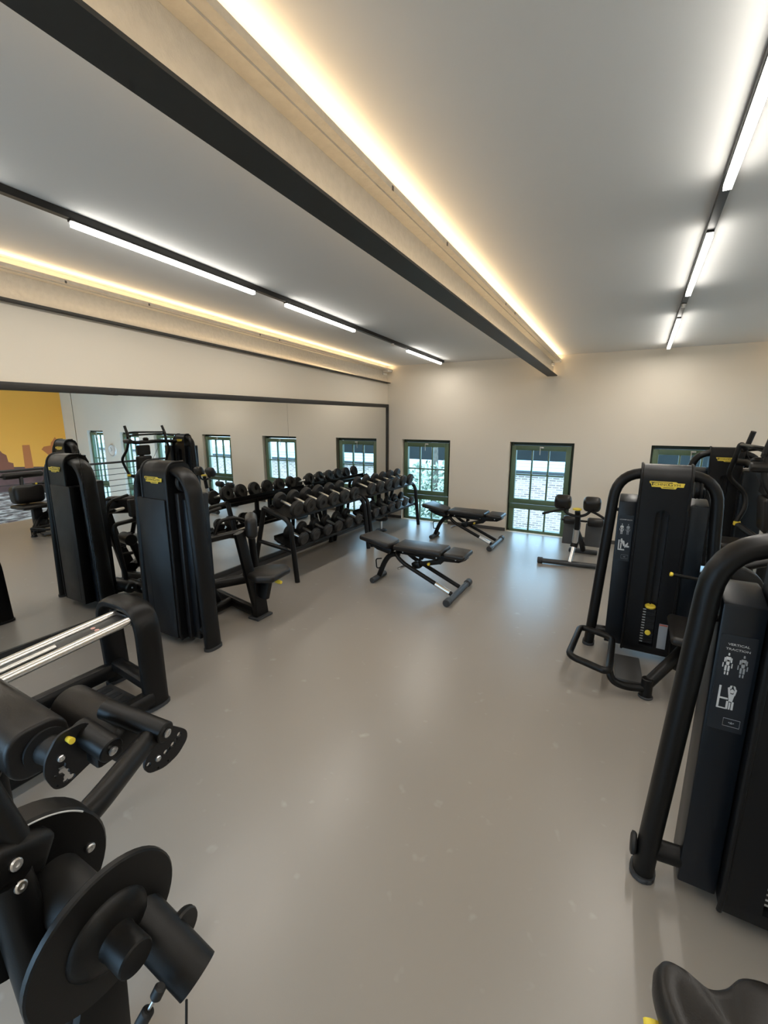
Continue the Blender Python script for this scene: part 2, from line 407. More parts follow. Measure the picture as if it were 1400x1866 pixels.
# ------------------------------------------------------------------ steel beams with cove light
def beam(xc, name_label, right_channel=True, hw=.065, y0=YB, y1=YF):
    T = thing('steel_beam', name_label, 'beam', (xc, y1, cz(y1) - .09 - .19)); T['category'] = 'beam'
    L = y1 - y0 - .04
    def sl(xa, xb, za, zb, name, m, par=T, ya=y0, yb=y1 - .02):
        b = nb()
        for x in (xa, xb):
            pass
        P = []
        for y in (ya, yb):
            for x in (xa, xb):
                for z in (za, zb): P.append(b.verts.new((x, y, cz(y) + z)))
        f = [(0, 1, 3, 2), (4, 6, 7, 5), (0, 4, 5, 1), (2, 3, 7, 6), (1, 5, 7, 3), (0, 2, 6, 4)]
        for q in f: b.faces.new([P[k] for k in q])
        return obj(name, b, m, par, smooth=0)
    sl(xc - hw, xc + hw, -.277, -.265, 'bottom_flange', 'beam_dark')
    sl(xc - .006, xc + .006, -.265, -.092, 'web', 'beam_coat')
    sl(xc - hw, xc + hw, -.092, -.078, 'top_flange', 'beam_coat')
    for s in ((1, -1) if right_channel == 'both' else (1,)):
        c = xc + s * (hw + .018)
        sl(c - .018, c + .018, -.085, -.060, 'light_channel', 'beam_coat')
        sl(c - .010, c + .010, -.060, -.058, 'light_strip', 'strip')
        sl(xc + s * .045 - .006, xc + s * .045 + .006, -.265, -.262, 'light_strip', 'strip')
        for yy in (1.83, 2.45, 3.7, 4.0):
            sl(c + .017, c + .021, -.087, -.070, 'channel_clip', 'base_dark', ya=yy, yb=yy + .012)
        ym = (y0 + y1) / 2
        l = area_light('cove_light', (c, ym, cz(ym) - .056), .02, L, (R(180) - math.atan(SL), 0, 0), COVE_W * L / 4, WARM)
        l.parent = T; l.location = Vector(l.location) - ORG[T.name]
        # flange strip: shines up and towards the web
        l2 = area_light('flange_light', (xc + s * .045, ym, cz(ym) - .260), .012, L, (R(180) - math.atan(SL), R(25) * s, 0), FLANGE_W * L / 4, WARM)
        l2.parent = T; l2.location = Vector(l2.location) - ORG[T.name]
    if right_channel:
        ye = y1 - .03
        b = nb(); box(b, xc + .012, xc + .11, ye - .16, ye - .02, cz(ye) - .105, cz(ye) - .075, .003); obj('end_box', b, 'white_plastic', T)
        b = nb(); box(b, xc + .006, xc + .03, ye - .17, ye - .05, cz(ye) - .15, cz(ye) - .12, .003); obj('end_box', b, 'white_plastic', T)
    return T
beam(-1.095, 'deep steel roof beam with dark underside and warm cove light crossing the ceiling', 'both')
beam(-3.715, 'slim steel beam with warm cove light along the wall above the mirror', True)
beam(1.53, 'steel roof beam with cove light over the railing, beyond the right of the picture', 'both')
beam(4.15, 'steel roof beam over the lower hall, far from the mirror', 'both')

# ------------------------------------------------------------------ light tracks
def track(xc, y0, y1, bars, spots, label):
    T = thing('light_track', label, 'track light', (xc, y1, cz(y1) - .07))
    def sl(xa, xb, za, zb, ya, yb, name, m, par):
        b = nb(); P = [b.verts.new((x, y, cz(y) + z)) for y in (ya, yb) for x in (xa, xb) for z in (za, zb)]
        for q in [(0, 1, 3, 2), (4, 6, 7, 5), (0, 4, 5, 1), (2, 3, 7, 6), (1, 5, 7, 3), (0, 2, 6, 4)]: b.faces.new([P[k] for k in q])
        return obj(name, b, m, par, smooth=0)
    sl(xc - .018, xc + .018, -.036, -.001, y0, y1, 'track_rail', 'track', T)
    for ya, yb in bars:
        h = sl(xc - .016, xc + .016, -.046, -.036, ya, yb, 'lamp_housing', 'track', T)
        sl(xc - .015, xc + .015, -.068, -.046, ya + .01, yb - .01, 'lamp_diffuser', 'led', h)
        ym = (ya + yb) / 2
        l = area_light('bar_light', (xc, ym, cz(ym) - .0695), .03, yb - ya - .02, (-math.atan(SL), 0, 0), BAR_W * (yb - ya), NEUT)
        l.parent = T; l.location = Vector(l.location) - ORG[T.name]
    for ys in spots:
        b = nb(); cyl(b, (xc, ys, cz(ys) - .034), (xc, ys, cz(ys) - .062), .017); obj('adapter', b, 'steel', T)
    return T
track(-2.645, YB, 6.50, [(-.95, -.35), (-.05, 1.06), (1.40, 2.68), (3.02, 4.07), (5.28, 6.42)], [4.90], 'black ceiling track with linear lamps between the two left beams')
track(.227, YB, 6.42, [(-.95, -.40), (-.1, .80), (1.05, 2.52), (3.01, 4.13), (4.93, 6.38)], [4.47], 'black ceiling track with linear lamps on the right of the picture')
track(2.84, YB, 6.42, [(-.9, .3), (2.0, 3.2), (4.6, 5.8)], [], 'black ceiling track with linear lamps, added for light over the lower hall')  # unseen track, added over the void for its light

# ------------------------------------------------------------------ mirror
T = thing('wall_mirror', 'long black framed mirror of three panes on the left wall', 'mirror', (XL + .03, 3.0, .065))
mx = XL + .03
ys = [-.57, 1.80, 4.17, 6.62]
for a, c in zip(ys, ys[1:]):
    b = nb(); box(b, mx - .006, mx, a + .0015, c - .0015, .11, 1.895); obj('mirror_pane', b, 'mirror', T, smooth=0)
b = nb(); box(b, mx - .03, mx + .012, ys[0] - .05, 6.685, 1.89, 1.945, .002); obj('frame_bar', b, 'frame_black', T)
b = nb(); box(b, mx - .03, mx + .012, ys[0] - .05, 6.685, .062, .115, .002); obj('frame_bar', b, 'frame_black', T)
b = nb(); box(b, mx - .03, mx + .012, 6.62, 6.685, .11, 1.90, .002); obj('frame_bar', b, 'frame_black', T)
b = nb(); box(b, mx - .03, mx + .012, ys[0] - .05, ys[0], .11, 1.90, .002); obj('frame_bar', b, 'frame_black', T)

# ------------------------------------------------------------------ railing, clock, mural (seen in the mirror)
T = thing('railing', 'dark steel railing with horizontal bars at the edge of the gym floor', 'railing', (1.60, 2.0, 0))
b = nb(); sweep(b, [(1.60, YB + .1, .86), (1.60, YF - .05, .86)], .021); obj('handrail', b, 'rail_steel', T)
for k in range(7):
    b = nb(); sweep(b, [(1.60, YB + .1, .06 + .113 * k), (1.60, YF - .05, .06 + .113 * k)], .006, seg=8); obj('bar', b, 'rail_steel', T)
y = YB + .15
while y < YF:
    b = nb(); box(b, 1.585, 1.615, y - .02, y + .02, 0, .84, .003); obj('post', b, 'rail_steel', T); y += 1.31
T = thing('wall_clock', 'round white wall clock on the end wall beyond the railing', 'clock', (4.64, YF - .02, .875))
b = nb(); lathe(b, [(0, .15), (.03, .15), (.04, .142), (.034, .132), (.034, 0)], (4.64, YF, .90), (0, -1, 0)); obj('case', b, 'white_plastic', T)
b = nb(); sweep(b, [(4.64 + .146 * math.cos(a * math.pi / 16), YF - .036, .90 + .146 * math.sin(a * math.pi / 16)) for a in range(32)], .008, closed=True, seg=8); obj('rim', b, 'steel', T)
for a, l in ((60, .09), (-30, .06)):
    b = nb(); tube(b, (4.64, YF - .037, .90), (4.64 + l * math.cos(R(a)), YF - .037, .90 + l * math.sin(R(a))), .004, 6); obj('hand', b, 'ink', T)
T = thing('mural', 'orange sunset mural with brown factory skyline across the lower hall', 'mural', (XR - .004, 3.4, -2.0))
mx2 = XR - .012
b = nb(); box(b, mx2, XR - .001, .2, 6.70, .0, 2.53); obj('sky_panel', b, 'mural_sky', T)
b = nb(); box(b, mx2, XR - .001, .2, 6.70, -2.4, 0.0); obj('water_panel', b, 'mural_water', T)
def sil(name, poly, m, d=.001):
    b = nb(); prism(b, poly, mx2 - d, mx2, 'yz'); obj(name, b, m, T, smooth=0)
sil('printed_shore', [(.2, -.05), (6.66, -.22), (6.66, .34), (5.9, .42), (5.35, .46), (.2, .55)], 'mural_dark')
sil('printed_chimney', [(5.60, .40), (5.80, .40), (5.79, 1.02), (5.62, 1.02)], 'mural_rust', .002)
sil('printed_house', [(4.2, .4), (5.36, .4), (5.36, .56), (5.26, .60), (5.24, .78), (5.16, .84), (5.06, 1.02), (4.96, 1.1), (4.8, .9), (4.5, .92), (4.2, .9)], 'mural_brown', .002)
pts = []
for k in range(28):
    a = 2 * math.pi * k / 28; r = 1 + .18 * math.sin(5 * a) + random.uniform(-.14, .14)
    pts.append((6.42 + .30 * r * math.cos(a), .78 + .36 * r * math.sin(a)))
sil('printed_tree', pts, 'mural_rust', .0025)
for k in range(10): sil('printed_house_mark', [(5.3 + .11 * k, .16), (5.36 + .11 * k, .16), (5.36 + .11 * k, .22), (5.3 + .11 * k, .22)], 'mural_rust', .0025)

# ------------------------------------------------------------------ outside
GZ = -1.75
b = nb(); box(b, -40, 40, YF + .25, 60, GZ - .2, GZ); struct('ground_outside', b, 'pave', 'pale paving outside the windows')
b = nb(); box(b, -40, 40, -40, YB - .2, GZ - .2, GZ); struct('ground_blocker', b, 'lower_floor', 'grey ground added behind the photographer to limit skylight from below')  # added unseen ground, stops sky below the horizon from lighting the ceiling
T = thing('brick_building', 'low brick outbuilding with pale sheet roof outside the windows', 'building', (4, 15, GZ))
bx0, by = -3.75, 13.6
b = nb(); box(b, bx0, 22, by, by + .3, GZ, .19); obj('wall', b, 'brick', T)
b = nb(); box(b, bx0, bx0 + .3, by + .3, by + 2.4, GZ, .19); obj('side_wall', b, 'brick', T)
b = nb(); box(b, bx0 - .1, 22, by - .14, by - .02, .10, .20, .02); obj('gutter', b, 'rail_steel', T)
b = nb()
x = bx0 - .15
RISE = .62
for k in range(3):
    y0_, y1_ = by - .12 + k * .9, by - .12 + (k + 1) * .9 + .05
    z0_, z1_ = .20 + k * .022 + .012, .20 + (k + 1) * .022 - .002
    b = nb(); P = [(bx0 - .15, y0_, z0_), (22, y0_, z0_), (22, y1_, z1_), (bx0 - .15, y1_, z1_)]
    A = [b.verts.new(p) for p in P]; B = [b.verts.new((p[0], p[1], p[2] - .02)) for p in P]
    b.faces.new(A); b.faces.new(B[::-1])
    for q in range(4): b.faces.new((A[q], B[q], B[(q + 1) % 4], A[(q + 1) % 4]))
    obj('roof_sheet', b, 'roof_sheet', T, smooth=0)
b = nb(); box(b, -30, 6.5, 19.5, 24, GZ, .95); o = obj('dark_building', b, 'far_dark'); tag(o, 'dark building in the background behind the pale roof outside', 'building')
def foliage(bm, cx, cy, cz_, rx, ry, rz, n, ls):
    for _ in range(n):
        while True:
            p = Vector((random.uniform(-1, 1), random.uniform(-1, 1), random.uniform(-1, 1)))
            if p.length < 1: break
        c = Vector((cx + p.x * rx, cy + p.y * ry, cz_ + p.z * rz)); u = Vector((random.gauss(0, 1), random.gauss(0, 1), random.gauss(0, 1))).normalized(); w = u.orthogonal().normalized()
        l = ls * random.uniform(.6, 1.4)
        bm.faces.new([bm.verts.new(c - u * l), bm.verts.new(c + w * l * .35), bm.verts.new(c + u * l), bm.verts.new(c - w * l * .35)])
for cx, cy, h, lab in ((-4.75, 11.2, 2.1, 'leafy green tree seen through the window beside the mirror'), (-8.1, 13.6, 2.4, 'leafy green tree outside, further left beyond the mirror corner')):
    T = thing('garden_tree', lab, 'tree', (cx, cy, GZ))
    b = nb(); sweep(b, [(cx, cy, GZ), (cx + .1, cy, GZ + .8), (cx - .05, cy + .1, h - .6)], .09, seg=10); obj('trunk', b, 'bark', T)
    b = nb(); foliage(b, cx, cy, -.62, 1.6, 1.1, 1.2, 2600, .075); f = obj('foliage', b, 'leaf', T, smooth=0); f['kind'] = 'stuff'

b = nb(); box(b, -16, -3.95, 16.0, 16.2, GZ, .12); o = obj('pale_backdrop', b, 'white_plastic'); tag(o, 'pale backdrop added to brighten the view behind the tree outside the window', 'wall')  # invented pale backdrop, added so the leaves stand against brightness
# ================================================================== selectorised machines
def boolean_cut(bm, cutter):
    me = bpy.data.meshes.new('a'); bm.to_mesh(me); bm.free(); mc = bpy.data.meshes.new('c'); cutter.to_mesh(mc); cutter.free()
    oa = bpy.data.objects.new('a', me); oc = bpy.data.objects.new('c', mc); COL.objects.link(oa); COL.objects.link(oc)
    md = oa.modifiers.new('b', 'BOOLEAN'); md.operation = 'DIFFERENCE'; md.object = oc; md.solver = 'EXACT'
    dg = bpy.context.evaluated_depsgraph_get(); dg.update()
    r = bpy.data.meshes.new_from_object(oa.evaluated_get(dg)); out = bmesh.new(); out.from_mesh(r)
    for o in (oa, oc): bpy.data.objects.remove(o)
    for m in (me, mc, r): bpy.data.meshes.remove(m)
    return out
def logo(T, X, Y, Z, w):
    """yellow stepped plate with dark lettering, facing -Y"""
    s = w / 2.0
    P = [(-1.0, .20), (-.96, .235), (.52, .235), (.60, .165), (1.0, .165), (.95, -.10), (.60, -.10), (.52, -.235), (-.26, -.235), (-.34, -.15), (-.84, -.15), (-.90, .06), (-.98, .10)]
    b = nb(); prism(b, [(X + p[0] * s, Z + p[1] * s) for p in P], Y - .004, Y, 'xz', .0008, 1); pl = obj('logo_plate', b, 'logo_yellow', T)
    for k, (txt, dx, dz, sz) in enumerate((('T', -.80, .045, .33), ('ECHNO', -.355, .025, .225), ('G', .205, .04, .31), ('YM', .575, .02, .225))):
        b = text_bm(txt, sz * s, Matrix.Translation((X + dx * s, Y - .0044, Z + dz * s)) @ FRONT @ Matrix.Scale(1.28, 4, (1, 0, 0)), .0003)
        obj('lettering', b, 'ink', pl, smooth=0)
    b = nb(); box(b, X - .90 * s, X + .32 * s, Y - .0048, Y - .004, Z + .165 * s, Z + .195 * s); obj('lettering_line', b, 'ink', pl, smooth=0)
    b = nb(); box(b, X - .18 * s, X + .42 * s, Y - .0048, Y - .004, Z - .165 * s, Z - .135 * s); obj('lettering_line', b, 'ink', pl, smooth=0)
def sticker(T, x0, x1, z0, z1, Y, title, kind):
    """exercise instruction label facing -Y: title, two muscle figures, one pictogram, small framed mark"""
    w, h = x1 - x0, z1 - z0; cx = (x0 + x1) / 2
    b = nb(); prism(b, rrect(w, h, .004, cx, (z0 + z1) / 2), Y - .0015, Y, 'xz'); st = obj('instruction_label', b, 'sticker', T, smooth=0)
    Yp = Y - .0022
    def U(u, v): return (x0 + u * w, z0 + v * h)
    for k, t in enumerate(title):
        zz = z0 + h * (.905 - .048 * k)
        obj('printed_title', text_bm(t, h * .031, Matrix.Translation((cx, Yp, zz)) @ FRONT @ Matrix.Scale(1.25, 4, (1, 0, 0)), .0002, .95), 'print_white', st, smooth=0)
    def blob(pts, m='print_white', name='printed_figure'):
        b = nb()
        for poly in pts: prism(b, [U(*p) for p in poly], Yp, Y - .0014, 'xz')
        obj(name, b, m, st, smooth=0)
    def rr(u0, u1, v0, v1): return [(u0, v0), (u1, v0), (u1, v1), (u0, v1)]
    for cu in (.28, .70):
        parts = [rr(cu - .11, cu - .07, .72, .765), rr(cu + .07, cu + .11, .72, .765), [(cu - .07, .775), (cu + .07, .775), (cu + .055, .73), (cu - .055, .73)],
                 [(cu - .05, .725), (cu + .05, .725), (cu + .04, .69), (cu - .04, .69)], rr(cu - .14, cu - .11, .665, .71), rr(cu + .11, cu + .14, .665, .71),
                 rr(cu - .07, cu - .015, .63, .685), rr(cu + .015, cu + .07, .63, .685), rr(cu - .06, cu - .02, .59, .622), rr(cu + .02, cu + .06, .59, .622),
                 [(cu - .025, .79), (cu + .025, .79), (cu + .02, .815), (cu - .02, .815)]]
        blob(parts, 'print_white' if cu < .5 else 'print_grey')
        blob([[(cu - .04, .745), (cu + .04, .745), (cu + .03, .732), (cu - .03, .732)]], 'print_red' if cu < .5 else 'print_white')
    if kind == 'traction':
        P = [rr(.16, .22, .24, .47), rr(.22, .45, .335, .352), rr(.16, .44, .232, .245),
             [(.44, .40), (.62, .40), (.58, .32), (.48, .32)], [(.40, .46), (.46, .47), (.50, .40), (.44, .39)], [(.66, .45), (.60, .47), (.58, .40), (.63, .39)],
             [(.46, .485), (.52, .49), (.50, .455), (.44, .455)], [(.60, .485), (.54, .49), (.58, .455), (.64, .455)],
             rr(.42, .48, .235, .32), rr(.50, .545, .235, .31), rr(.57, .63, .235, .32)]
        P.append([(.535 + .05 * math.cos(k * math.pi / 6), .43 + .022 * math.sin(k * math.pi / 6)) for k in range(12)])
    else:
        P = [rr(.14, .22, .24, .46), rr(.14, .60, .235, .262), [(.28, .47), (.55, .44), (.60, .36), (.52, .32), (.40, .40), (.28, .42)], [(.30, .40), (.38, .40), (.38, .27), (.30, .27)],
             [(.56, .34), (.80, .42), (.82, .38), (.60, .29)], [(.70, .36), (.90, .34), (.90, .31), (.66, .31)]]
        P.append([(.35 + .06 * math.cos(k * math.pi / 6), .47 + .025 * math.sin(k * math.pi / 6)) for k in range(12)])
    blob(P, 'print_white', 'printed_pictogram')
    fr = [rr(.42, .90, .135, .139), rr(.42, .90, .055, .059), rr(.42, .428, .055, .139), rr(.892, .90, .055, .139), rr(.58, .62, .094, .102), [(.62, .087), (.70, .087), (.66, .112)], rr(.70, .74, .094, .102)]
    blob(fr, 'print_grey', 'printed_box')
def tower(T, cx, cy, hoop_depth=.052, with_slot=True, fd=.085, stick=None, caution=True, cable=True):
    """tower parts in world coordinates; hoop plane at y=cy, front towards -y"""
    pth = fillet([(cx - .366, cy, .012), (cx - .290, cy, 1.338), (cx + .290, cy, 1.338), (cx + .366, cy, .012)], [0, .19, .19, 0], 8)
    b = nb(); sweep(b, pth, hoop_depth, .036, ref=(0, 1, 0), seg=18, sq=.85); obj('hoop_frame', b, 'black', T)
    for s in (-1, 1):
        b = nb(); sweep(b, [(cx + s * .367, cy, .0), (cx + s * .366, cy, .022)], hoop_depth + .006, .043, ref=(0, 1, 0), seg=18, sq=.85); obj('foot_pad', b, 'grey_rubber', T)
    yf = cy - fd; yb = cy + .11
    prof = [(yf + .012, .055), (yf - .0, .10), (yf + .006, 1.30)]
    for k in range(1, 8):
        a = R(90 * k / 7); prof.append((yf + .006 + .075 * (1 - math.cos(a)), 1.30 + .10 * math.sin(a)))
    prof += [(yb - .06, 1.40), (yb - .02, 1.375), (yb, 1.33), (yb, .055)]
    b = nb(); prism(b, [(p[0], p[1]) for p in prof], cx - .144, cx + .144, 'yz')
    c = nb(); prism(c, [(cx + .003 + p[0], p[1]) for p in [(-.042, .115), (.042, .115)] + [(.042 * math.cos(R(a)), 1.06 + .042 * math.sin(R(a))) for a in range(0, 181, 20)]], yf - .05, yf + .10, 'xz')
    if with_slot: bm_ = boolean_cut(b, c)
    else: bm_ = b; c.free()
    sh = obj('shroud', bm_, 'shroud', T, smooth=25)
    # rounded edge rails either side of the shroud front
    for s in (-1, 1):
        edge = [(cx + s * .143, p[0], p[1]) for p in prof[:-3]]
        b = nb(); sweep(b, edge, .009, seg=10); obj('shroud_edge', b, 'shroud', T)
    if with_slot: b = nb(); box(b, cx - .047, cx + .053, yf + .085, yf + .099, .10, 1.10); obj('slot_lining', b, 'slot', T, smooth=0)
    # weight stack in the slot
    for k in range(13 if with_slot else 0):
        z = .122 + .0205 * k
        b = nb(); box(b, cx - .037, cx + .043, yf + .03, yf + .08, z, z + .0185, .001, 1); pl = obj('weight_plate', b, 'slot', T, smooth=0)
        b = nb(); box(b, cx - .036, cx - .017, yf + .0288, yf + .0305, z + .006, z + .013); obj('weight_mark', b, 'print_white', pl, smooth=0)
    if with_slot: b = nb(); lathe(b, [(0, .030), (.004, .034), (.012, .034), (.017, .028), (.018, 0)], (cx + .005, yf + .035, .395), (0, -.12, 1), 24); obj('top_plate_knob', b, 'yellow', T)
    if with_slot: b = nb(); lathe(b, [(0, .008), (.03, .008), (.032, .017), (.044, .019), (.05, .014), (.051, 0)], (cx + .008, yf + .045, .215), (0, -1, 0), 20); obj('selector_pin', b, 'yellow', T)
    if with_slot: b = nb(); tube(b, (cx + .003, yf + .05, .40), (cx + .003, yf + .05, 1.09), .004, 8); obj('stack_rod', b, 'black', T)
    else:
        b = nb(); prism(b, rrect(.325, 1.075, .012, cx - .045, .06 + 1.075 / 2), yf - .006, yf + .08, 'xz', .004, 2); obj('rear_panel', b, 'shroud', T)
        b = nb(); box(b, cx + .158, cx + .20, yf + .05, cy + .10, .06, 1.18, .006); obj('side_liner', b, 'slot', T)
    # side wings, lower than the shroud
    for s in (-1, 1):
        b = nb(); prism(b, [(cy - .025, .055), (cy + .15, .055), (cy + .15, 1.165), (cy + .10, 1.165), (cy - .025, 1.135)], cx + s * .148, cx + s * .262, 'yz', .007, 2)
        obj('side_wing', b, 'panel', T)
        b = nb(); cyl(b, (cx + s * .255, cy + .02, 1.065), (cx + s * .325, cy + .01, 1.065), .012); obj('wing_stub', b, 'black', T)
        b = nb(); cyl(b, (cx + s * .255, cy + .01, .125), (cx + s * .352, cy, .125), .036); obj('base_collar', b, 'black', T)
    b = nb(); cyl(b, (cx - .25, cy + .05, .09), (cx + .25, cy + .05, .09), .035); obj('base_tube', b, 'black', T)
    # pulley behind the shroud top
    b = nb(); lathe(b, [(0, .02), (0, .07), (.012, .075), (.02, .066), (.028, .075), (.04, .07), (.04, .02)], (cx + .17, cy + .02, 1.255), (1, 0, 0), 24); obj('pulley', b, 'rubber', T)
    b = nb(); lathe(b, [(0, .012), (.014, .012), (.018, .008), (.018, 0)], (cx + .21, cy + .02, 1.255), (1, 0, 0), 12); obj('pulley_bolt', b, 'steel', T)
    if caution:
        b = nb(); box(b, cx + .070, cx + .122, yf - .001, yf + .002, .115, .30); cl = obj('caution_label', b, 'label_grey', T, smooth=0)
        b = nb(); box(b, cx + .072, cx + .120, yf - .002, yf, .287, .297); obj('caution_stripe', b, 'print_red', cl, smooth=0)
    logo(T, cx + .005, yf + .003, 1.272, .20)
    if stick: sticker(T, cx - .252, cx - .160, .70, 1.035, cy - .0255, *stick)

def roller(T, a, b_, r, name='roller_pad', m='vinyl'):
    a = Vector(a); b_ = Vector(b_); L = (b_ - a).length
    b = nb(); lathe(b, [(0, .012), (0, r * .72), (.006, r * .88), (.02, r), (L - .02, r), (L - .006, r * .88), (L, r * .72), (L, .012)], a, b_ - a, 32)
    return obj(name, b, m, T)
def bolt(T, p, ax, r=.012, name='bolt'):
    b = nb(); lathe(b, [(0, r), (.006, r), (.009, r * .75), (.009, r * .4), (.005, r * .35), (.005, 0)], p, ax, 14); return obj(name, b, 'steel', T)
def pad(T, c, size, rot=(0, 0, 0), bev=.03, name='pad', m='vinyl'):
    b = nb(); obox(b, c, size, rot, min(bev, min(size) * .48), 4); return obj(name, b, m, T)

# ------------------------------------------------------------------ machine by the mirror (tower beside the leg press)
T1 = thing('leg_curl_machine', 'tall black weight tower machine by the mirror, beside the dumbbell racks', 'gym machine', (-3.0, 2.03, 0))
tower(T1, -3.0, 2.03, .068, with_slot=False, fd=.105, caution=False)
def seg(T, name, pts, r, m='black', rb=None, ref=None, fil=.05, n=12, sq=1.0):
    b = nb(); sweep(b, fillet(pts, fil) if len(pts) > 2 else pts, r, rb, ref, n, sq=sq); return obj(name, b, m, T)
seg(T1, 'upright', [(-2.72, 2.60, .02), (-2.73, 2.44, .80)], .028, rb=.05, ref=(1, 0, 0), sq=.7)
b = nb(); box(b, -2.78, -2.66, 2.52, 2.70, 0, .022, .006); obj('foot_pad', b, 'grey_rubber', T1)
b = nb(); prism(b, [(2.54, .02), (2.68, .02), (2.66, .20), (2.60, .36), (2.54, .36)], -2.75, -2.69, 'yz', .006); obj('gusset', b, 'black', T1)
bolt(T1, (-2.69, 2.60, .335), (1, 0, 0)); bolt(T1, (-2.69, 2.635, .185), (1, 0, 0)); bolt(T1, (-2.69, 2.565, .345), (1, 0, 0))
seg(T1, 'base_beam', [(-3.42, 2.70, .06), (-2.74, 2.57, .06)], .045, rb=.035, ref=(0, 0, 1), sq=.75)
seg(T1, 'base_beam', [(-3.06, 2.16, .06), (-3.10, 2.62, .06)], .04, rb=.032, ref=(0, 0, 1), sq=.75)
seg(T1, 'lever_tube', [(-3.16, 2.40, .27), (-2.92, 2.72, .29)], .045)
seg(T1, 'rear_post', [(-2.90, 2.78, .04), (-2.86, 2.68, .86)], .03, sq=.8)
pad(T1, (-2.755, 2.60, .825), (.10, .30, .185), (0, 0, 46), .045, 'back_pad')
seg(T1, 'cross_arm', [(-2.86, 2.10, .775), (-2.76, 2.54, .785)], .025, rb=.03, ref=(0, 0, 1), sq=.7)
seg(T1, 'hand_grip', [(-2.84, 2.29, .80), (-2.83, 2.33, .905), (-2.79, 2.47, .915), (-2.76, 2.56, .86)], .015, fil=.05)
seg(T1, 'hand_grip', [(-3.05, 2.25, .70), (-3.05, 2.32, .93), (-3.02, 2.52, .96)], .015, fil=.05)
b = nb(); cyl(b, (-2.80, 2.50, .785), (-2.80, 2.60, .795), .018); obj('chrome_sleeve', b, 'chrome', T1)
# seat with yellow adjuster
b = nb(); prism(b, [(-2.80, 2.50), (-2.58, 2.44), (-2.46, 2.52), (-2.50, 2.78), (-2.60, 2.84), (-2.76, 2.72)], .385, .445, 'xy', .022, 4); obj('seat', b, 'vinyl', T1)
seg(T1, 'seat_support', [(-2.66, 2.60, .20), (-2.62, 2.62, .39)], .035, rb=.05, ref=(0, 1, 0), sq=.7)
b = nb(); lathe(b, [(0, .014), (.03, .018), (.06, .014), (.066, 0)], (-2.53, 2.62, .362), (.75, .05, -.05), 12); obj('adjuster', b, 'yellow', T1)
# leg lever with roller pads on the aisle side of the mirror
seg(T1, 'leg_lever', [(-3.12, 2.50, .76), (-3.30, 2.44, .765), (-3.30, 2.19, .755), (-3.30, 2.25, .24), (-3.30, 2.24, .17)], .02, fil=.06)
roller(T1, (-3.43, 2.22, .165), (-3.15, 2.22, .165), .055); roller(T1, (-3.43, 2.36, .105), (-3.15, 2.36, .105), .055)
bolt(T1, (-3.43, 2.22, .165), (-1, 0, 0), .008); bolt(T1, (-3.43, 2.36, .105), (-1, 0, 0), .008)
seg(T1, 'roller_bracket', [(-3.30, 2.22, .165), (-3.30, 2.36, .105)], .016)
b = nb(); cyl(b, (-3.32, 2.33, .58), (-3.14, 2.36, .58), .055); obj('pivot_hub', b, 'black', T1)
seg(T1, 'lever_link', [(-3.28, 2.22, .46), (-3.26, 2.36, .44)], .016)
pad(T1, (-3.33, 2.40, .885), (.05, .13, .17), (0, 0, 8), .02, 'thigh_pad')
seg(T1, 'pad_arm', [(-3.20, 2.42, .62), (-3.28, 2.42, .80), (-3.31, 2.40, .88)], .02)
seg(T1, 'pad_post', [(-3.20, 2.55, .06), (-3.20, 2.38, .62)], .035, sq=.8)

# ------------------------------------------------------------------ lower back machine (right)
T7 = thing('lower_back_machine', 'black weight tower machine with yellow logo, standing alone on the right side', 'gym machine', (.205, 3.52, 0))
tower(T7, .205, 3.52, .05, stick=(('LOWER BACK',), 'back'))
# mounting loop and its frame
lp = fillet([(-.12, 2.87, .17), (.0, 2.82, .17), (.0, 3.33, .17), (-.22, 3.41, .17), (-.245, 2.92, .17), (-.12, 2.87, .17)], [0, .06, .06, .06, .06, 0], 6)
b = nb(); sweep(b, lp[:-1], .022, closed=True, seg=12); obj('foot_loop', b, 'black', T7)
seg(T7, 'loop_tube', [(-.005, 2.90, .165), (.02, 2.88, .09), (.10, 2.90, .06), (.22, 2.945, .06)], .023, fil=.06)
b = nb(); cyl(b, (.215, 2.945, 0), (.215, 2.945, .13), .033); obj('front_foot', b, 'black', T7)
b = nb(); cyl(b, (.215, 2.945, 0), (.215, 2.945, .014), .042); obj('foot_pad', b, 'grey_rubber', T7)
seg(T7, 'main_tube', [(.215, 2.945, .09), (.36, 3.10, .24), (.46, 3.30, .30)], .034, fil=.05)
b = nb(); obox(b, (.11, 3.18, .035), (.16, .34, .03), (0, 0, 4), .006); obj('foot_plate', b, 'plate_grey', T7)
# seat post, seat, back cushion and roller, as the mirror shows them
b = nb(); box(b, .40, .50, 3.06, 3.18, .0, .39, .012); obj('seat_post', b, 'black', T7)
pad(T7, (.52, 3.10, .41), (.44, .40, .055), (0, 3, 0), .026, 'seat')
pad(T7, (.64, 3.11, .585), (.25, .40, .28), (0, 6, 0), .07, 'back_cushion')
seg(T7, 'back_post', [(.70, 3.12, .38), (.84, 3.14, .60), (.99, 3.2, .82)], .028, fil=.1)
roller(T7, (1.0, 2.97, .835), (1.0, 3.50, .842), .050)
seg(T7, 'roller_shaft', [(1.0, 2.88, .834), (1.0, 3.56, .843)], .014)
seg(T7, 'roller_arm', [(1.0, 3.56, .843), (.90, 3.60, .82), (.62, 3.60, .70), (.44, 3.60, .62)], .024, fil=.06)
b = nb(); prism(b, [(.46, .55), (.80, .55)] + [(.63 + .17 * math.cos(R(a_)), .625 + .17 * math.sin(R(a_))) for a_ in range(0, 181, 12)], 3.38, 3.45, 'xz', .012, 3); obj('cam_cover', b, 'vinyl', T7)
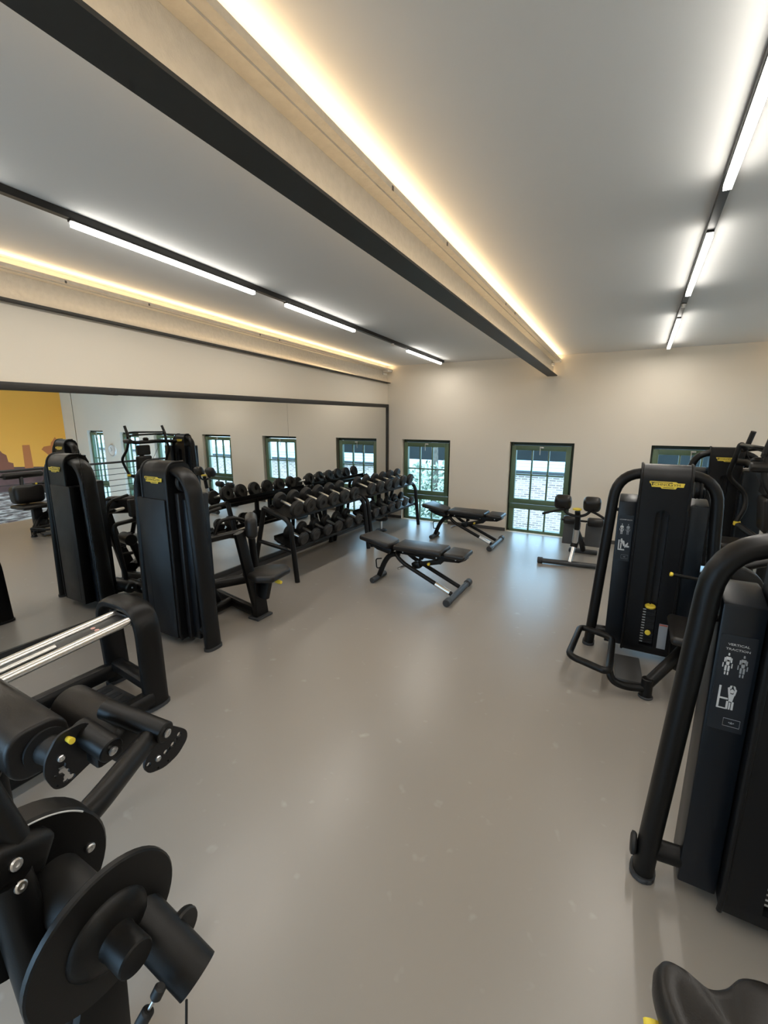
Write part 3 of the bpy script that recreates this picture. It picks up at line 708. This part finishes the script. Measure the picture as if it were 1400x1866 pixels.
b = nb(); cyl(b, (.34, 3.20, .16), (.44, 3.12, .16), .045); obj('foot_roller', b, 'rubber', T7)
seg(T7, 'angled_strut', [(.46, 3.18, .10), (.40, 3.30, .40)], .03)
# range limiter rod with yellow tip and cam cover
seg(T7, 'limiter_rod', [(.275, 3.10, .77), (.50, 3.14, .745), (.62, 3.40, .72)], .0105)
b = nb(); lathe(b, [(0, .008), (.006, .013), (.018, .013), (.022, 0)], (.285, 3.10, .769), (-1, 0, .1), 14); obj('rod_tip', b, 'yellow', T7)

# ------------------------------------------------------------------ shoulder press style machine in the corner (right, far)
T8 = thing('press_machine', 'black press machine with raised hand grips, in front of the furthest right window', 'gym machine', (.88, 6.06, 0))
tower(T8, .88, 6.06, .05, stick=None, caution=False)
for yy in (4.95, 5.73):
    seg(T8, 'hand_grip', [(1.02, yy + (.0 if yy < 5.3 else -.02), 1.58), (.985, yy + .03, 1.38)], .024, 'rubber')
    sgn = 1 if yy < 5.3 else -1
    dx = .10 if sgn > 0 else 0
    seg(T8, 'press_arm', [(.985, yy + .02 * sgn, 1.40), (.93 + dx, yy + .04 * sgn, 1.47), (.90 + dx, yy + .03 * sgn, 1.28), (.87 + dx * 1.6, yy, 1.12), (1.05 + dx, yy - .05 * sgn, .95), (1.06 + dx, yy, .80), (1.00 + dx, yy + .03 * sgn, .66)], .024, fil=.07)
    b = nb(); lathe(b, [(0, .03), (.03, .034), (.04, .03)], (1.005 + dx, yy + .03 * sgn, .66), (.1, 0, -1), 16); obj('arm_band', b, 'yellow', T8)
    seg(T8, 'arm_link', [(1.01 + dx, yy + .03 * sgn, .63), (1.15, 5.34, .55)], .03)
seg(T8, 'yoke_bar', [(1.0, 4.98, 1.30), (1.0, 5.10, 1.26), (1.02, 5.60, 1.27), (.95, 5.95, 1.26)], .036, fil=.06)
roller(T8, (.90, 4.97, 1.29), (1.10, 4.97, 1.29), .045, 'shoulder_pad')
seg(T8, 'upper_yoke', [(.99, 5.0, 1.45), (.93, 5.05, 1.46), (.93, 5.66, 1.45), (.99, 5.72, 1.44)], .016, fil=.04)
seg(T8, 'upper_yoke', [(.99, 5.02, 1.38), (1.08, 5.1, 1.40), (1.08, 5.70, 1.41), (.98, 5.94, 1.38)], .018, fil=.05)
b = nb(); lathe(b, [(0, .02), (0, .05), (.03, .055), (.05, .03), (.05, 0)], (1.02, 5.34, 1.30), (0, 0, 1), 18); obj('yoke_pivot', b, 'black', T8)
pad(T8, (1.12, 5.33, 1.10), (.07, .28, .20), (0, 0, 0), .03, 'head_rest')
pad(T8, (1.14, 5.33, .82), (.08, .32, .34), (0, -6, 0), .035, 'back_rest')
pad(T8, (.98, 5.33, .50), (.36, .36, .07), (0, 0, 0), .03, 'seat')
seg(T8, 'back_post', [(1.19, 5.33, .02), (1.19, 5.33, 1.18)], .04, sq=.8)
seg(T8, 'seat_post', [(1.0, 5.33, .02), (1.0, 5.33, .47)], .035, sq=.8)
seg(T8, 'base_beam', [(.80, 5.33, .04), (1.30, 5.33, .04)], .04, sq=.8)
seg(T8, 'base_beam', [(1.10, 5.33, .04), (.95, 6.05, .06)], .04, sq=.8)
pad(T8, (1.13, 5.90, .62), (.22, .06, 1.1), (0, 0, 0), .02, 'side_panel', 'panel')
seg(T8, 'cable', [(.98, 5.72, 1.40), (1.25, 5.5, .75)], .004, 'rubber', n=6)

# ------------------------------------------------------------------ vertical traction machine (right foreground)
T9 = thing('traction_machine', 'large black traction machine in the right foreground with printed exercise label', 'gym machine', (.555, 1.68, 0))
tower(T9, .555, 1.68, .045, stick=(('VERTICAL', 'TRACTION'), 'traction'))
b = nb(); lathe(b, [(0, .034), (.006, .040), (.016, .040), (.02, .03), (.02, 0)], (.158, 1.68, .115), (-1, 0, 0), 24); obj('foot_cap', b, 'rubber', T9)
b = nb(); sweep(b, [(.185 + .030 * math.cos(R(a)), 1.68 + .052 * math.sin(R(a)), .013) for a in range(0, 360, 20)], .006, closed=True, seg=8); obj('foot_ring', b, 'grey_rubber', T9)
# saddle seat with yellow lever, carried on a post from the tower base
sx, sy, sz = .285, .82, .565
SAD = [(.142, .855), (.150, .895), (.178, .905), (.225, .888), (.262, .905), (.297, .945), (.350, .958), (.402, .930), (.432, .865), (.420, .780), (.362, .712), (.275, .700), (.205, .738), (.160, .795)]
def saddle():
    b = nb(); P = []
    m = len(SAD)
    for i in range(m):                      # closed Catmull-Rom through the outline
        p0, p1, p2, p3 = (Vector(SAD[(i + k) % m]) for k in (-1, 0, 1, 2))
        for k in range(5):
            t = k / 5; P.append(.5 * (2 * p1 + (p2 - p0) * t + (2 * p0 - 5 * p1 + 4 * p2 - p3) * t * t + (3 * p1 - p0 - 3 * p2 + p3) * t ** 3))
    n = len(P); rings = []
    for f, h in [(0, .030), (.40, .034), (.70, .044), (.86, .046), (.95, .038), (1.0, .015), (.99, -.010), (.94, -.030), (.82, -.036), (0, -.036)]:
        if f == 0: rings.append([b.verts.new((sx, sy, sz + h))]); continue
        rings.append([b.verts.new((sx + (p.x - sx) * f, sy + (p.y - sy) * f, sz + h)) for p in P])
    for A, B in zip(rings, rings[1:]):
        for k in range(n):
            k2 = (k + 1) % n
            if len(A) == 1: b.faces.new((A[0], B[k], B[k2]))
            elif len(B) == 1: b.faces.new((A[k2], A[k], B[0]))
            else: b.faces.new((A[k], B[k], B[k2], A[k2]))
    return b
obj('seat', saddle(), 'vinyl', T9, smooth=60)
b = nb(); sweep(b, fillet([(sx - .135, sy + .01, sz - .040), (sx - .125, sy - .06, sz - .055), (sx - .05, sy - .12, sz - .055)], .06, 8), .012, .02, ref=(0, 0, 1), seg=12); obj('seat_lever', b, 'yellow', T9)
seg(T9, 'seat_post', [(sx + .03, sy, .03), (sx + .03, sy, sz - .03)], .035, sq=.8)
seg(T9, 'seat_beam', [(sx + .03, sy - .06, .04), (.78, sy - .06, .05), (.80, 1.74, .07), (.60, 1.76, .07)], .04, sq=.8, fil=.15)
# ================================================================== leg press with chrome rails (left)
TL = thing('leg_press', 'low black leg press with bright chrome rails beside the mirror', 'gym machine', (-2.6, 1.40, 0))
arch = fillet([(-2.84, 1.44, .012), (-2.835, 1.42, .60), (-2.39, 1.40, .62), (-2.365, 1.39, .012)], [0, .16, .16, 0], 8)
b = nb(); sweep(b, arch, .075, .032, ref=(0, 1, 0), seg=18, sq=.8); obj('end_arch', b, 'black', TL)
for x, y in ((-2.84, 1.44), (-2.365, 1.39)):
    b = nb(); sweep(b, [(x, y, 0), (x, y, .02)], .083, .04, ref=(0, 1, 0), seg=18, sq=.8); obj('foot_pad', b, 'grey_rubber', TL)
for x in (-2.44, -2.60):
    b = nb(); cyl(b, (x, 1.36, .565), (x + .02, -.35, .45), .024, .002); obj('guide_rail', b, 'chrome', TL)
b = nb(); obox(b, (-2.515, .50, .495), (.105, 1.70, .03), (4, 0, 0), .004); obj('center_profile', b, 'rail_steel', TL)
b = nb(); cyl(b, (-2.50, .98, .552), (-2.49, .2, .50), .012, .001); obj('guide_rail', b, 'chrome', TL)
for x in (-2.53, -2.49):
    b = nb(); lathe(b, [(0, .012), (.004, .012), (.004, 0)], (x, 1.18, .556), (0, 0, 1), 12); obj('rail_sticker', b, 'print_pink', TL)
b = nb(); obox(b, (-2.53, 1.36, .555), (.26, .05, .06), (0, 0, 0), .015); obj('rail_block', b, 'black', TL)
seg(TL, 'arch_crossbar', [(-2.83, 1.43, .13), (-2.375, 1.39, .13)], .04, rb=.045, ref=(0, 0, 1), sq=.75)
seg(TL, 'base_beam', [(-2.83, 1.40, .10), (-2.84, -.5, .10)], .05, rb=.045, ref=(0, 0, 1), sq=.75)
seg(TL, 'base_beam', [(-2.37, 1.36, .07), (-2.36, -.5, .07)], .05, rb=.045, ref=(0, 0, 1), sq=.75)
b = nb(); box(b, -2.80, -2.41, .95, 1.36, .012, .03, .004); obj('floor_plate', b, 'plate_grey', TL)
for k in range(4):
    b = nb(); box(b, -2.76 + .09 * k, -2.71 + .09 * k, .98, 1.33, .03, .036, .002); obj('tread_strip', b, 'rail_steel', TL)
for x in (-2.84, -2.36):
    b = nb(); box(b, x - .05, x + .05, -.55, -.40, 0, .12, .01); obj('rear_foot', b, 'black', TL)
b = nb(); box(b, -2.80, -2.40, -.50, -.42, .05, .50, .02); obj('rear_frame', b, 'black', TL)

# ================================================================== leg machine with roller pads and cam discs (left foreground)
TN = thing('leg_machine', 'black leg machine with roller pads and big cam discs in the left foreground', 'gym machine', (-1.1, .35, 0))
# big seat-end cushion and thigh roller, both lying across the machine
b = nb(); prism(b, rrect(.20, .19, .07, .585, .55, 6), -2.40, -1.74, 'yz', .014, 3); obj('thigh_pad', b, 'vinyl', TN)
b = nb(); lathe(b, [(0, .035), (.004, .072), (.02, .075), (.024, .05), (.10, .04), (.10, 0)], (-1.74, .60, .545), (1, .05, 0), 28); obj('pad_hub', b, 'rubber', TN)
roller(TN, (-2.00, .80, .505), (-1.56, .815, .495), .086)
b = nb(); cyl(b, (-1.66, .775, .62), (-1.385, .836, .580), .038); obj('hub', b, 'black', TN)
b = nb(); cyl(b, (-1.62, .665, .622), (-1.455, .682, .590), .042); obj('hub', b, 'black', TN)
bolt(TN, (-1.384, .837, .579), (1, .25, -.18), .016); bolt(TN, (-1.454, .683, .589), (1, .12, -.2), .016)
def fan_plate(T, X, pts, holes, lab):
    P = [(p.x, p.y) for p in fillet([(q[0], q[1], 0) for q in pts] + [(pts[0][0], pts[0][1], 0), (pts[1][0], pts[1][1], 0)], .02, 3)][1:-2]
    b = nb(); prism(b, P, X - .005, X + .005, 'yz')
    for (hy, hz, hr) in holes:
        c = nb(); prism(c, [(hy + hr * math.cos(R(q)), hz + hr * math.sin(R(q))) for q in range(0, 360, 40)], X - .03, X + .03, 'yz'); b = boolean_cut(b, c)
    return obj('cam_plate', b, 'slot', T, smooth=20, label=lab)
fan_plate(TN, -1.575, [(.725, .60), (.66, .672), (.58, .672), (.535, .61), (.525, .555), (.545, .49), (.575, .475), (.70, .52)],
          [(.578, .558, .012), (.577, .540, .012), (.588, .529, .010), (.588, .512, .012), (.600, .498, .011), (.582, .500, .009), (.555, .535, .005), (.556, .498, .004)], 'dark fan plate with a cluster of selector holes')
b = nb(); lathe(b, [(0, .009), (.03, .011), (.032, 0)], (-1.57, .606, .644), (1, 0, .1), 12); obj('plunger', b, 'yellow', TN)
bolt(TN, (-1.57, .578, .590), (1, 0, 0), .012)
fan_plate(TN, -1.405, [(.80, .60), (.845, .605), (.928, .525), (.928, .488), (.882, .447), (.824, .435), (.762, .455), (.748, .494), (.78, .55)],
          [(.895, .526, .010), (.880, .514, .006), (.866, .503, .010), (.850, .497, .006), (.836, .492, .010), (.768, .490, .009), (.80, .452, .004), (.84, .452, .004)], 'dark fan plate with keyhole slots')
bolt(TN, (-1.40, .802, .492), (1, 0, 0), .011)
# arm from the hub down to the cam axle
seg(TN, 'lever_arm', [(-1.455, .835, .560), (-1.25, .51, .605), (-1.20, .34, .60)], .036, fil=.08, n=16)
b = nb(); prism(b, [(.645, .625), (.72, .61), (.735, .535), (.64, .53)], -1.555, -1.475, 'yz', .014); obj('arm_bracket', b, 'black', TN)
# cam wheel behind, with pale edge line
def yz_ring(X, cy, cz_, r, a0, a1, n=24): return [(X, cy + r * math.cos(R(a0 + (a1 - a0) * k / n)), cz_ + r * math.sin(R(a0 + (a1 - a0) * k / n))) for k in range(n + 1)]
b = nb(); lathe(b, [(0, .02), (0, .180), (.008, .188), (.07, .188), (.078, .182), (.078, .02)], (-1.228, .31, .59), (1, 0, 0), 44); cw = obj('cam_wheel', b, 'black', TN)
b = nb(); sweep(b, yz_ring(-1.1485, .31, .59, .182, 40, 95), .0022, seg=6); obj('edge_line', b, 'print_white', cw)
bolt(TN, (-1.15, .452, .592), (1, 0, 0), .012)
# bracket and leaning post
b = nb(); obox(b, (-1.13, .29, .735), (.085, .15, .095), (-30, 0, 12), .022, 3); obj('axle_bracket', b, 'black', TN)
bolt(TN, (-1.083, .285, .752), (1, .2, .3), .013); bolt(TN, (-1.075, .283, .700), (1, .2, .3), .013)
seg(TN, 'upright', [(-1.115, .278, .71), (-1.09, .29, .35), (-1.08, .30, .02)], .044, n=18)
seg(TN, 'upper_tube', [(-1.13, .30, .77), (-1.20, .26, 1.00)], .035, n=16)
seg(TN, 'pad_beam', [(-2.05, .60, .47), (-1.60, .30, .50), (-1.12, .26, .60)], .035, fil=.1)
b = nb(); cyl(b, (-1.16, .365, .575), (-.94, .378, .545), .062, .003, 32); obj('axle_drum', b, 'rubber', TN)
# big disc with flared boss and shaft
b = nb(); lathe(b, [(0, .03), (0, .163), (.004, .167), (.016, .167), (.020, .163), (.020, .092), (.026, .090), (.036, .082), (.044, .068), (.048, .050), (.050, .041), (.060, .039), (.118, .039), (.122, .036), (.122, 0)], (-.962, .380, .545), (1, .02, -.06), 48); obj('cam_disc', b, 'black', TN)
# pull arm with square mark, small pulley, cable joint
b = nb(); sweep(b, [(-.975, .455, .50), (-.795, .488, .375)], .052, .052, seg=20); pt = obj('pull_arm', b, 'black', TN)
b = nb(); lathe(b, [(0, .01), (0, .042), (.006, .045), (.010, .038), (.014, .045), (.02, .042), (.02, .01)], (-.895, .515, .43), (1, .1, 0), 24); obj('small_pulley', b, 'rubber', TN)
b = nb(); cyl(b, (-.80, .405, .462), (-.805, .390, .440), .013); obj('cable_clevis', b, 'rubber', TN)
b = nb(); cyl(b, (-.805, .390, .440), (-.812, .378, .420), .004, .001); obj('cable_rod', b, 'steel', TN)
b = nb(); cyl(b, (-.812, .378, .420), (-.825, .360, .385), .014); obj('cable_clevis', b, 'rubber', TN)
b = nb(); cyl(b, (-.78, .445, .375), (-.785, .435, .25), .003, .0005); obj('cable', b, 'rubber', TN)
b = nb(); lathe(b, [(0, .01), (0, .03), (.006, .033), (.012, .03), (.012, .01)], (-.79, .43, .235), (0, .2, 1), 18); obj('cable_guide', b, 'rubber', TN)
b = nb(); box(b, -1.30, -.80, .16, .30, 0, .06, .012); obj('base_beam', b, 'black', TN)
b = nb(); box(b, -1.14, -1.02, .0, .42, 0, .06, .012); obj('base_beam', b, 'black', TN)
seg(TN, 'lower_strut', [(-1.03, .36, .46), (-1.05, .28, .05)], .04, n=16)
b = nb(); prism(b, [(.22, .04), (.40, .04), (.42, .46), (.33, .46)], -.995, -.965, 'yz', .008); obj('lower_plate', b, 'black', TN)
seg(TN, 'pad_stand', [(-2.2, .58, .02), (-2.2, .585, .47)], .035)

# ================================================================== dumbbell racks
ORD = ['first', 'second', 'third', 'fourth', 'fifth', 'sixth']
SLP = math.atan(.30)
def rack(y0, y1, tops, bots, label):
    T = thing('dumbbell_rack', label, 'dumbbell rack', (-3.2, (y0 + y1) / 2, 0), group='dumbbell racks')
    for y in (y0, y1):
        seg(T, 'front_leg', [(-2.985, y, .0), (-3.055, y, .665), (-3.41, y, .765)], .027, fil=.10, n=14)
        seg(T, 'rear_leg', [(-3.41, y, .765), (-3.615, y, .0)], .027, n=14)
        seg(T, 'end_crossbar', [(-3.51, y, .385), (-3.025, y, .335)], .022, n=12)
    for (zf, xf, xb) in ((.668, -3.055, -3.35), (.336, -3.03, -3.32)):
        b = nb(); L = xf - xb
        P = [(xf, zf), (xf, zf + .03), (xf - .008, zf + .03), (xf - .012, zf + .012), (xb + .012, zf + .012 + .30 * L), (xb + .008, zf + .04 + .3 * L), (xb, zf + .04 + .3 * L), (xb, zf + .3 * L - .005), (xb + .05, zf + .25 * L - .02)]
        prism(b, P, y0 + .03, y1 - .03, 'xz', .002, 1); obj('tray', b, 'black', T)
        b = nb(); box(b, xb + .10, xb + .16, y0, y1, zf + .0, zf + .045, .004); obj('tray_beam', b, 'black', T)
    for yy in ((y0 * .58 + y1 * .42), (y0 * .42 + y1 * .58)):
        b = nb(); sweep(b, [(-3.24, yy, .70), (-3.24, yy, .36)], .02, .03, ref=(0, 1, 0), seg=12, sq=.6); obj('tray_strut', b, 'black', T)
    return T
def make_dumbbell(r, hl, half):
    D = thing('dumbbell', None, 'dumbbell')
    for s in (1, -1):
        b = nb(); x0 = half - hl / 2
        lathe(b, [(0, .012), (0, r * .86), (.006, r * .95), (.014, r), (hl - .014, r), (hl - .006, r * .96), (hl - .004, r * .90), (hl - .007, r * .88), (hl - .004, r * .84), (hl, r * .82), (hl, 0)], (s * x0, 0, 0), (s, 0, 0), 26)
        h = obj('head', b, 'rubber', D, world=False)
        b = nb(); lathe(b, [(0, r * .80), (.0015, r * .79), (.0015, r * .30), (-.002, r * .28), (-.002, 0)], (s * (x0 + hl), 0, 0), (s, 0, 0), 26); obj('head_face', b, 'head_face', h, world=False)
    b = nb(); lathe(b, [(-(half - hl / 2) - .003, .0135), (-.04, .0155), (0, .0168), (.04, .0155), (half - hl / 2 + .003, .0135)], (0, 0, 0), (1, 0, 0), 16); obj('handle', b, 'chrome', D, world=False)
    return D
def place(proto, used, x, y, z, label, group, s=1.0):
    o = proto if not used else copy_tree(proto)
    o.location = (x, y, z); o.rotation_euler = (0, SLP, 0); o.scale = (1, s, s)
    o['label'] = label; o['category'] = 'dumbbell'; o['group'] = group
    return o
big = make_dumbbell(.090, .056, .122); small = make_dumbbell(.073, .050, .102)
used = {'b': False, 's': False}
racks = [('nearer', 3.415, 4.865, [3.52, 3.735, 3.955, 4.18, 4.405, 4.63], [3.59, 3.80, 4.03, 4.25, 4.47, 4.70]),
         ('further', 4.965, 6.44, [5.05, 5.285, 5.525, 5.755, 5.99, 6.225], [5.13, 5.35, 5.58, 5.81, 6.04, 6.27])]
for nm, y0, y1, tops, bots in racks:
    rack(y0, y1, tops, bots, 'black two-tier dumbbell rack along the mirror, ' + ('the one nearer the camera' if nm == 'nearer' else 'the one beside the window'))
    for k, y in enumerate(tops):
        place(big, used['b'], -3.165, y, .812, 'round black dumbbell, %s from the near end on the upper tier of the %s rack' % (ORD[k], nm), 'dumbbells on the racks', 1.0 - .008 * k if nm == 'nearer' else .96); used['b'] = True
    for k, y in enumerate(bots):
        place(small, used['s'], -3.13, y, .462, 'round black dumbbell, %s from the near end on the lower tier of the %s rack' % (ORD[k], nm), 'dumbbells on the racks', 1.05 - .02 * k if nm == 'nearer' else .95 - .02 * k); used['s'] = True

# ================================================================== adjustable benches
def make_bench():
    B = thing('adjustable_bench', None, 'bench')
    def sg(name, pts, r, m='black', rb=None, ref=None, fil=.05, n=12, sq=1.0, par=B):
        b = nb(); sweep(b, fillet(pts, fil) if len(pts) > 2 else pts, r, rb, ref, n, sq=sq); return obj(name, b, m, par, world=False)
    def pd(name, c, size, rot=(0, 0, 0), bev=.025):
        b = nb(); obox(b, c, size, rot, min(bev, min(size) * .48), 4); return obj(name, b, 'vinyl', B, world=False)
    # pads: seat (tapered, tipped up), back, head; local x runs to the head end
    b = nb(); prism(b, [(-.60, -.16), (-.57, .16), (-.26, .13), (-.235, .05), (-.235, -.05), (-.26, -.13)], -.03, .03, 'xy', .022, 4)
    bmesh.ops.transform(b, matrix=Matrix.Translation((-.42, 0, .455)) @ Matrix.Rotation(R(12), 4, 'Y') @ Matrix.Translation((.42, 0, 0)), verts=b.verts); obj('seat_pad', b, 'vinyl', B, world=False)
    pd('back_pad', (.055, 0, .428), (.53, .28, .06), (0, -.5, 0)); pd('head_pad', (.445, 0, .424), (.215, .28, .05), (0, 1.5, 0))
    b = nb(); prism(b, [(-.23, .345), (-.20, .40), (.33, .40), (.53, .40), (.545, .385), (.47, .345), (.30, .335)], -.055, .055, 'xz', .012, 2); obj('pad_beam', b, 'black', B, world=False)
    b = nb(); prism(b, [(-.54, .42), (-.26, .40), (-.24, .37), (-.28, .33), (-.42, .36)], -.09, .09, 'xz', .014, 2); obj('seat_tray', b, 'black', B, world=False)
    sg('rear_leg', [(-.20, 0, .32), (-.30, 0, .31), (-.37, 0, .22), (-.44, 0, .05)], .028, fil=.07, n=14)
    b = nb(); cyl(b, (-.45, -.14, .03), (-.45, .14, .03), .03, .006); obj('rear_foot', b, 'grey_rubber', B, world=False)
    sg('carry_handle', [(-.40, -.02, .15), (-.46, -.02, .13), (-.47, -.02, .235), (-.40, -.02, .25)], .007, fil=.025, n=8)
    loop = fillet([(.43, -.11, .045), (-.10, -.11, .275), (-.19, -.10, .35), (-.19, .10, .35), (-.10, .11, .275), (.43, .11, .045)], [0, .06, .05, .05, .06, 0], 6)
    b = nb(); sweep(b, loop, .021, seg=14); obj('main_loop', b, 'black', B, world=False)
    b = nb(); cyl(b, (.26, -.11, .119), (.41, -.11, .054), .0235, .001); obj('chrome_sleeve', b, 'chrome', B, world=False)
    b = nb(); cyl(b, (.46, -.30, .033), (.46, .30, .033), .028, .002); ft = obj('front_foot', b, 'rail_steel', B, world=False)
    for s in (-1, 1):
        b = nb(); cyl(b, (.46, s * .25, .036), (.46, s * .33, .036), .036, .006); obj('foot_cap', b, 'grey_rubber', ft, world=False)
    sg('adjuster_tube', [(.02, -.03, .255), (.27, -.03, .325)], .026, sq=.7, rb=.022)
    b = nb(); obox(b, (.02, -.03, .25), (.09, .07, .07), (0, -15, 0), .012); obj('adjuster_block', b, 'black', B, world=False)
    sg('adjuster_link', [(.03, 0, .26), (.05, 0, .36)], .014); sg('adjuster_link', [(.26, -.03, .32), (.31, -.03, .37)], .03, sq=.7)
    sg('ladder_arc', [(-.12, .03, .33), (-.02, .03, .36), (.06, .03, .30)], .016, fil=.08)
    b = nb(); lathe(b, [(0, .008), (.02, .014), (.035, .014), (.04, 0)], (.17, -.055, .30), (0, -1, -.1), 14); obj('pull_knob', b, 'yellow', B, world=False)
    b = nb(); cyl(b, (-.16, -.10, .20), (-.10, -.03, .225), .013); obj('pop_pin', b, 'steel', B, world=False)
    for x, z in ((-.13, .37), (.24, .365), (.44, .375)):
        b = nb(); lathe(b, [(0, .007), (.004, .007), (.004, 0)], (x, -.055, z), (0, -1, 0), 10); obj('bolt', b, 'steel', B, world=False)
    return B
B1 = make_bench(); B1.location = (-1.83, 3.92, 0); tag(B1, 'flat black adjustable bench standing nearer, in the open floor', 'bench', 'adjustable benches')
B2 = copy_tree(B1); B2.location = (-1.99, 5.84, 0); B2.rotation_euler = (0, 0, R(0)); tag(B2, 'flat black adjustable bench further back, between the two left windows', 'bench', 'adjustable benches')

# ================================================================== back extension bench
H = thing('back_extension_bench', 'back extension bench with two black hip pads before the middle window', 'bench', (-.52, 5.5, 0))
b = nb(); cyl(b, (-.86, 5.36, .035), (-.20, 5.44, .035), .03, .003); ft = obj('front_foot', b, 'rail_steel', H)
for x, y, s in ((-.86, 5.36, -1), (-.20, 5.44, 1)):
    b = nb(); cyl(b, (x - .03, y, .037), (x + .03, y + .007, .037), .037, .006); obj('foot_cap', b, 'grey_rubber', ft)
seg(H, 'lower_post', [(-.53, 5.40, .05), (-.51, 5.50, .24)], .022, 'chrome', rb=.032, ref=(1, 0, 0), sq=.8)
b = nb(); cyl(b, (-.513, 5.49, .215), (-.503, 5.515, .285), .042, .006); obj('post_collar', b, 'black', H)
seg(H, 'mast', [(-.507, 5.50, .26), (-.495, 5.47, .44)], .033, 'steel', sq=.8)
seg(H, 'mast_head', [(-.495, 5.47, .43), (-.49, 5.45, .58), (-.50, 5.43, .66)], .03, fil=.05, sq=.8)
seg(H, 'rear_spine', [(-.50, 5.52, .42), (-.46, 5.90, .16), (-.45, 6.05, .04)], .032, fil=.06)
b = nb(); box(b, -.62, -.28, 6.02, 6.09, 0, .05, .01); obj('rear_foot', b, 'grey_rubber', H)
for c in (-.665, -.355):
    pad(H, (c, 5.44, .755), (.185, .13, .17), (28, 0, 3), .05, 'hip_pad')
seg(H, 'pad_yoke', [(-.67, 5.45, .70), (-.62, 5.42, .63), (-.50, 5.41, .60), (-.40, 5.42, .63), (-.35, 5.45, .70)], .016, fil=.06)
seg(H, 'grip_bar', [(-.64, 5.40, .68), (-.74, 5.34, .66), (-.86, 5.28, .625)], .014, fil=.06)
seg(H, 'grip_bar', [(-.36, 5.42, .68), (-.28, 5.36, .66), (-.20, 5.32, .62)], .014, fil=.06)
b = nb(); lathe(b, [(0, .03), (.006, .05), (.02, .05), (.026, .03), (.026, 0)], (-.505, 5.42, .675), (0, 0, 1), 20); obj('adjust_handle', b, 'yellow', H)
for a, c in ((-.70, -.54), (-.42, -.24)):
    roller(H, (a, 5.90, .45), (c, 5.92, .45), .055, 'ankle_roller')
seg(H, 'roller_shaft', [(-.72, 5.90, .45), (-.22, 5.925, .45)], .013)
for c in (-.60, -.34):
    b = nb(); obox(b, (c, 5.97, .27), (.20, .014, .29), (-14, 0, 0), .006); obj('foot_plate', b, 'plate_grey', H)

# ================================================================== small stool under the far rack
T = thing('low_stool', 'small low round stool with chrome post under the rack beside the window', 'stool', (-3.31, 5.78, 0))
b = nb(); lathe(b, [(0, .085), (.012, .09), (.025, .075), (.03, .02), (.03, 0)], (-3.31, 5.78, 0), (0, 0, 1), 24); obj('base', b, 'rubber', T)
b = nb(); cyl(b, (-3.31, 5.78, .028), (-3.31, 5.78, .175), .016); obj('post', b, 'chrome', T)
b = nb(); lathe(b, [(0, .085), (.01, .10), (.03, .10), (.04, .085), (.04, 0)], (-3.31, 5.78, .17), (0, 0, 1), 24); obj('seat', b, 'vinyl', T)
